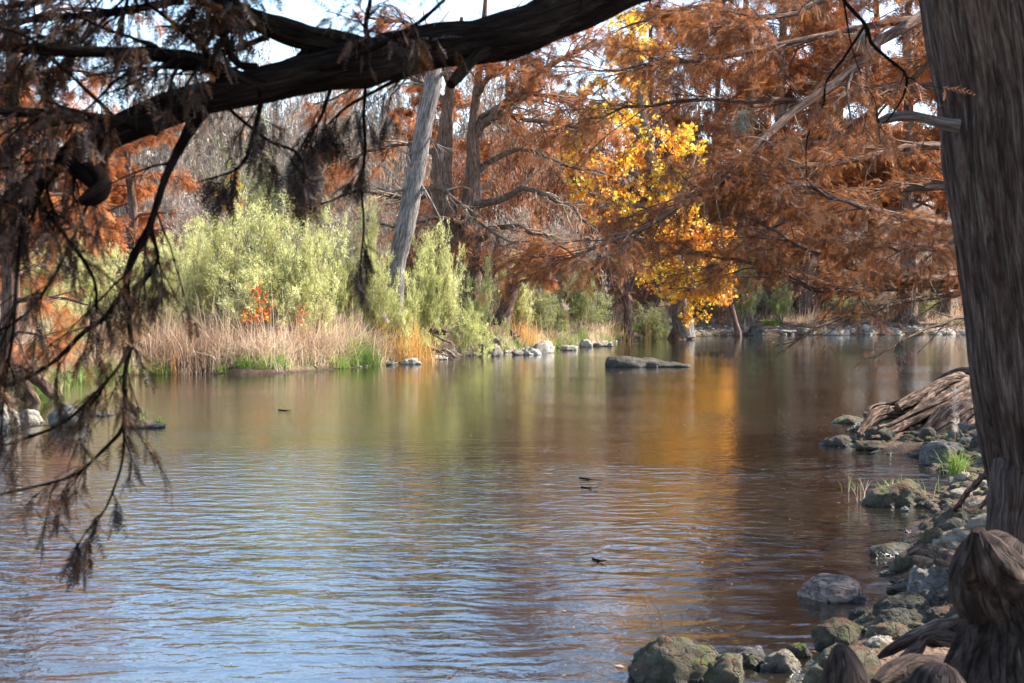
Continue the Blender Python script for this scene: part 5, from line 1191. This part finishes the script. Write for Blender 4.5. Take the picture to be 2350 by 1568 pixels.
stick('shorter stick leaning parallel under the long crooked one', [(2300, 1100, 10.5, 8), (2278, 1130, 10.8, 7), (2250, 1165, 11.2, 5)], 'leaning_stick', 'root', 0, GS, 4)
stick('straight orange brown stick closest to the trunk', [(2305, 1085, 9.5, 5), (2285, 1110, 9.7, 5), (2262, 1148, 10, 3)], 'leaning_stick', 'pale_twig', 0, GS, 5)
def floaty(label, x0, y0, x1, y1, r, kids, seed):
    a, b = gz(x0, y0, .01), gz(x1, y1, .03); m = 14; u = np.linspace(0, 1, m)[:, None]; P = a * (1 - u) + b * u; rg = np.random.default_rng(seed)
    P += rg.normal(0, r * .8, P.shape) * np.sin(u * 3.14); P[:, 2] = .006 + .02 * u[:, 0] ** 3; P[:, 1] += .02 * np.sin(u[:, 0] * 4 + seed); mb = MB(); R = np.full(m, r) * np.linspace(1, .5, m); tubes(mb, P, R, 6, cap=True)
    if kids: q, rr = sprout(rg, P[None], R[None], kids, .22, .7, up=.05, wig=.12, m=4, rmin=.003); tubes(mb, q, rr, 4)
    tag(mb.build('floating_stick', M['limb_bark'], origin=a), label, 'stick', 'sticks floating on the river')
floaty('dark forked stick floating in the middle of the river', 1330, 1096, 1382, 1101, .009, 3, 1)
floaty('short dark stick floating just below the forked one', 1334, 1117, 1372, 1118, .009, 2, 2)
floaty('small stick floating nearer, over the orange reflection', 1361, 1281, 1392, 1286, .010, 1, 3)
floaty('thin dark stick floating far left before the pale bushes', 640, 940, 668, 941, .014, 1, 4)
floaty('thin twig sticking up bent from the water right of the orange reflection', 1885, 1262, 1893, 1256, .004, 3, 5)
GD = 'driftwood of the far bank'
stick('thick weathered log lying on the slope above the bleached roots', [(962, 762, 53, 6), (990, 760, 52.6, 7), (1024, 763, 52.2, 6)], 'driftwood_log', 'root', 0, GD, 11, 'log', 30, 12)
stick('bare pole slanting down below the weathered log', [(990, 766, 52.5, 3), (1018, 780, 51.8, 3), (1040, 790, 51.4, 2)], 'driftwood_branch', 'pale_twig', 3, GD, 12, 'driftwood')
stick('bleached root snaking down to the water, left one', [(972, 792, 51.5, 3), (990, 800, 51.2, 3.5), (1008, 806, 50.8, 3), (1026, 818, 50.4, 2.5)], 'driftwood_root', 'pale_twig', 4, GD, 13, 'driftwood')
stick('bleached root arching to the water, right one', [(1002, 808, 51.2, 3), (1022, 804, 51, 3.5), (1036, 812, 50.8, 3), (1046, 820, 50.6, 2)], 'driftwood_root', 'pale_twig', 4, GD, 14, 'driftwood')
stick('pale split log between the brown rock and the big rounded boulder', [(1118, 764, 57, 4), (1135, 778, 56.6, 6), (1150, 792, 56.4, 4)], 'driftwood_log', 'pale_twig', 2, GD, 15, 'log')
stick('upright broken root stump among pale ledges', [(1192, 792, 61, 4), (1180, 775, 61, 5), (1172, 758, 61, 3)], 'driftwood_root', 'root', 3, GD, 16, 'driftwood')
stick('curved dead branch dipping into the water beneath the wide pale bush', [(508, 858, 43.2, 2.4), (512, 835, 43.4, 3), (530, 820, 43.6, 2)], 'driftwood_branch', 'pale_twig', 2, GD, 17, 'driftwood')
stick('grey broken post in the green sedge', [(612, 832, 44, 5), (618, 818, 44, 5), (624, 804, 44, 2.5)], 'driftwood_post', 'grey_bark', 0, GD, 18, 'driftwood')
stick('long pole lying from the dry grass down to the water right of the sedge', [(645, 790, 45.5, 1.4), (690, 820, 44.8, 1.6), (730, 846, 44.2, 1.2)], 'driftwood_pole', 'pale_twig', 0, GD, 19, 'driftwood')
for i, (x, y, lab) in enumerate([(1700, 755, 'tangled pale branches beside the dark brown distant boulder'), (1860, 752, 'tangled pale roots in the middle of the distant shore'), (1970, 750, 'grey root tangle right of the middle of the distant shore'), (2060, 748, 'pale driftwood heap before the grassy clearing')]):
    d = 92 + i
    stick(lab, [(x - 30, y + 8, d, 2.5), (x - 5, y - 6, d, 3.5), (x + 25, y - 14, d, 2.5), (x + 45, y - 34, d, 1.5)], 'driftwood_heap', 'pale_twig', 16, GD, 30 + i, 'driftwood')

# feathery reed and plumes
def plume(label, x, yb, yt, d, hw, dens=260, name='plume_grass', n=1, group=None, leaves=30):
    rg = np.random.default_rng(int(x)); b = px(x, yb, d); t = thing(name, b, label, 'reed', group); ms, ml = MB(), MB()
    for k in range(n):
        dx = rg.normal(0, hw * .8) if n > 1 else 0; dy = rg.uniform(0, (yb - yt) * .3) if n > 1 else 0
        P, R = pxpath([(x + dx * .2, yb, d, .9), (x + dx * .7, (yb + yt) / 2, d, .8), (x + dx, yt + dy, d, .5)], 12); tubes(ms, P, R, 5)
        top = P[6:] if n == 1 else P[8:]; pos = top[rg.integers(0, len(top), dens)] + rg.normal(0, .2 * hw * d / F, (dens, 3)); dd = rg.normal(0, .5, (dens, 3)); dd[:, 2] += .8; X, Y, Z = frames(rg, dd, .2)
        instance(ml, SP_MID[0], SP_MID[1] , pos, X, Y, Z, hw * d / F * rg.uniform(.5, 1., dens), rg.uniform(0, 1, dens))
    ms.build('stalk', M['gold'], t); ml.build('plume', M['plume'], t)
    if leaves:
        mg = MB(); pp = b + rg.normal(0, .05, (leaves, 3)) * [1, 1, 0]; blades(rg, pp, rg.uniform(.25, .5, leaves) * (yb - yt) * d / F * .8, .008 * max(1, d / 20), mg, .7, .5); mg.build('leaves', M['green'], t)
plume('single feathery beige reed stalk in front of the big blue grey boulder', 2192, 1092, 902, 16.5, 13, 220, leaves=160)
GP = 'fluffy plume grasses on the far bank'
plume('pale fluffy plumes left of the grey leaning trunk foot', 762, 800, 700, 47.5, 10, 40, n=7, group=GP)
plume('pinkish fluffy plumes right under the foot of the grey leaning trunk', 885, 790, 712, 49.5, 9, 40, n=6, group=GP)
plume('fluffy plume tuft in the dry grass before the small dark cypresses', 1300, 760, 690, 66, 8, 40, n=4, group=GP)
plume('fluffy plume clump right of the red orange sapling', 735, 790, 690, 46.5, 9, 30, n=4, group=GP)
plume('brown fluffy plume at the left end of the dry grass', 385, 800, 700, 45, 8, 30, n=3, group=GP)

# weeds on the islets
def weeds(name, label, P0, hmax, n, mats, seed, wid=.006, rx=.25, ry=.12):
    rg = np.random.default_rng(seed); t = thing(name, P0, label, 'plant')
    pos = np.array(P0) + np.stack([rg.normal(0, rx, n), rg.normal(0, ry, n), np.zeros(n)], -1); mb = MB(); blades(rg, pos, rg.uniform(.3, 1, n) * hmax, wid, mb, .5, .6); mb.build('blades', M[mats], t)
    return t
top = ISL + np.array([0, 0, .02]); hI = px(2075, 1112, ISL[1])[2]
weeds('grass_tuft', 'sprigs of green grass and weeds growing on the mossy islet', (ISL[0], ISL[1], hI * .6), .22, 70, 'green', 3, .006, .22, .1)
weeds('dry_weed', 'thin dry stalks at the left end of the mossy islet', (ISL[0] - .42, ISL[1], .02), .40, 14, 'tan', 4, .004, .08, .05)
weeds('grass_tuft', 'dark spiky grass tuft on the flat river rock at left', (qF[0] - .02, qF[1], hF * .7), .34, 46, 'olive', 5, .012, .06, .05)
weeds('leafy_weed', 'tiny leafy weed at the right end of the flat river rock', (qF[0] + wF * .33, qF[1], hF * .6), .16, 14, 'green', 6, .025, .03, .03)
weeds('dry_weed', 'thin dark dry weeds behind the widest green mossy boulder', (gz(1540, 1500, .15)[0], 8.9, .1), .45, 8, 'dead', 7, .004, .12, .08)

# hanging moss on the crown at right
def hang(label, x, y, d, L, seed):
    rg = np.random.default_rng(seed); b = px(x, y, d); n = 60; m = 6
    P = np.empty((n, m, 3)); P[:, 0] = b + rg.normal(0, L * .12, (n, 3)); dd = np.tile([0, 0, -1.], (n, 1))
    for j in range(1, m): dd = nrm(dd + rg.normal(0, .35, dd.shape) + [0, 0, -.2]); P[:, j] = P[:, j - 1] + dd * L / m * rg.uniform(.4, 1.2, (n, 1))
    mb = MB(); tubes(mb, P, np.full((n, m), .0035), 3); tag(mb.build('hanging_moss', M['moss_hang'], origin=b), label, 'moss', 'tufts of hanging moss')
hang('pale moss tuft dangling over the far water below the long low limb', 2067, 785, 21, .32, 1)
hang('grey green moss ball on the forked branch at the upper right', 1980, 75, 19, .28, 2)
hang('dark moss tuft hanging in the rusty crown', 1705, 262, 18, .35, 3)

# litter of needles on the ground and floating by the stones
rng = np.random.default_rng(77); mb = MB()
p = scatter(rng, 60000, .5, 9, 5.5, 26, -.02, 4.5); X, Y, Z = frames(rng, np.stack([rng.normal(0, 1, len(p)), rng.normal(0, 1, len(p)), rng.normal(0, .25, len(p))], -1), 3.)
p[:, 2] += .03; p2 = scatter(rng, 16000, 6, 36, 83, 99, -.05, 4); p2[:, 2] += .03; X2, Y2, Z2 = frames(rng, rng.normal(0, 1, p2.shape) * [1, 1, .3], 3.); instance(mb, SP_MID[0], SP_MID[1][::3], p2, X2, Y2, Z2, rng.uniform(.15, .4, len(p2)), rng.uniform(0, 1, len(p2)))
instance(mb, SP_MID[0], SP_MID[1][::3], p, X, Y, Z, rng.uniform(.02, .07, len(p)), np.clip(rng.normal(.5, .3, len(p)), 0, 1))
tag(mb.build('needle_litter', M['litter']), 'rusty fallen needles carpeting the right bank', 'leaf litter', kind='stuff')
mb = MB()
n = 4200; x = rng.uniform(-10, 32, n * 6); y = rng.uniform(7.5, 92, n * 6); s = river_sd(x, y); k = (s < -.1) & ((s > -1.2 - rng.exponential(.8, n * 6)) | (rng.uniform(0, 1, n * 6) < .10 * (fbm2(x, y, .25, 3, 2) > 0))); x, y = x[k][:n], y[k][:n]
p = np.stack([x, y, np.full(len(x), .006)], -1); X = np.stack([np.cos(x * 50), np.sin(x * 50), 0 * x], -1); Y = np.stack([-X[:, 1], X[:, 0], 0 * x], -1); Z = np.tile([0, 0, 1.], (len(x), 1))
instance(mb, LEAF[0], LEAF[1], p, X, Y, Z, rng.uniform(.015, .05, len(x)) * np.clip(y / 25, .7, 3), rng.uniform(0, 1, len(x)))
tag(mb.build('floating_leaves', M['litter']), 'small fallen leaves drifting on the water', 'fallen leaves', kind='stuff')
mb = MB(); n = 900; x = rng.uniform(-6, 8, n); y = rng.uniform(7.5, 26, n); k = river_sd(x, y) < -.05; x, y = x[k], y[k]
p = np.stack([x, y, np.full(len(x), .006)], -1); X = np.stack([np.cos(x * 50), np.sin(x * 50), 0 * x], -1); Y = np.stack([-X[:, 1], X[:, 0], 0 * x], -1); Z = np.tile([0, 0, 1.], (len(x), 1))
instance(mb, LEAF[0], LEAF[1], p, X, Y, Z, rng.lognormal(-3.7, .4, len(x)), rng.uniform(0, 1, len(x)))
tag(mb.build('floating_needles', M['litter']), 'tiny needles and leaf scraps drifting on the near water', 'fallen leaves', kind='stuff')
# cobbles filling the bank between the boulders
rng = np.random.default_rng(88); p = scatter(rng, 3000, .5, 8, 6, 25, -.08, 2.2); mb = MB()
for k in range(6):
    v, f = rock_shape(1, .8, .35, 900 + k, 3, .3); sel = p[k::6]; a = rng.uniform(0, 6.283, len(sel)); X = np.stack([np.cos(a), np.sin(a), 0 * a], -1); Y = np.stack([-X[:, 1], X[:, 0], 0 * a], -1); Z = np.tile([0, 0, 1.], (len(sel), 1))
    instance(mb, v, f, sel, X, Y, Z, rng.uniform(.04, .17, len(sel)) * np.clip(sel[:, 1] / 12, .7, 1.6), .5)
tag(mb.build('bank_rubble', M['rock_moss'], smooth=True), 'small stones and rubble filling the right bank between the boulders', 'rubble', kind='stuff')
rng = np.random.default_rng(89); p = np.concatenate([scatter(rng, 700, -5, 7.5, 44, 78, -.1, .8), scatter(rng, 420, 8, 34, 84, 97, -.1, 2.6)]); mb = MB()
for k in range(4):
    v, f = rock_shape(1, .8, .4, 950 + k, 3, .3); sel = p[k::4]; a = rng.uniform(0, 6.283, len(sel)); X = np.stack([np.cos(a), np.sin(a), 0 * a], -1); Y = np.stack([-X[:, 1], X[:, 0], 0 * a], -1); Z = np.tile([0, 0, 1.], (len(sel), 1))
    instance(mb, v, f, sel, X, Y, Z, rng.uniform(.08, .36, len(sel)), .5)
tag(mb.build('shore_rubble', M['rock_pale'], smooth=True), 'pale stones and rubble scattered along the far shoreline', 'rubble', kind='stuff')
# ================================================================== light, sky, camera
SUN_AZ, SUN_EL = math.radians(74), math.radians(41)
w = bpy.data.worlds.new('World'); scene.world = w; w.use_nodes = True
nt = w.node_tree; bg = nt.nodes['Background']
sky = nt.nodes.new('ShaderNodeTexSky'); sky.sky_type = 'NISHITA'; sky.sun_disc = False
sky.sun_elevation = SUN_EL; sky.sun_rotation = SUN_AZ; sky.air_density = 1.; sky.dust_density = .15; sky.ozone_density = 1.
nt.links.new(sky.outputs[0], bg.inputs[0]); bg.inputs[1].default_value = .135
ld = bpy.data.lights.new('sun', 'SUN'); ld.energy = 5.; ld.angle = math.radians(.5); ld.color = (1, .95, .86)
lo = bpy.data.objects.new('sun', ld); COL.objects.link(lo)
sd = Vector((math.sin(SUN_AZ) * math.cos(SUN_EL), math.cos(SUN_AZ) * math.cos(SUN_EL), math.sin(SUN_EL)))
lo.rotation_euler = sd.to_track_quat('Z', 'Y').to_euler(); lo.location = (20, 30, 40)

cd = bpy.data.cameras.new('camera'); cam = bpy.data.objects.new('camera', cd); COL.objects.link(cam)
cam.location = (0, 0, CAMZ); cam.rotation_euler = (math.pi / 2 - PITCH, 0, 0)
cd.sensor_width = 36.; cd.lens = 36. * F / W; cd.clip_end = 4000.; cd.clip_start = .05
cd.dof.use_dof = True; cd.dof.focus_distance = 42.; cd.dof.aperture_fstop = 6.8
scene.camera = cam
vs = scene.view_settings; vs.view_transform = 'Standard'; vs.look = 'None'; vs.exposure = 2.0; vs.gamma = 1.
scene.cycles.max_bounces = 6; scene.cycles.diffuse_bounces = 3; scene.cycles.glossy_bounces = 3; scene.cycles.transmission_bounces = 4
scene.cycles.sample_clamp_indirect = 8.
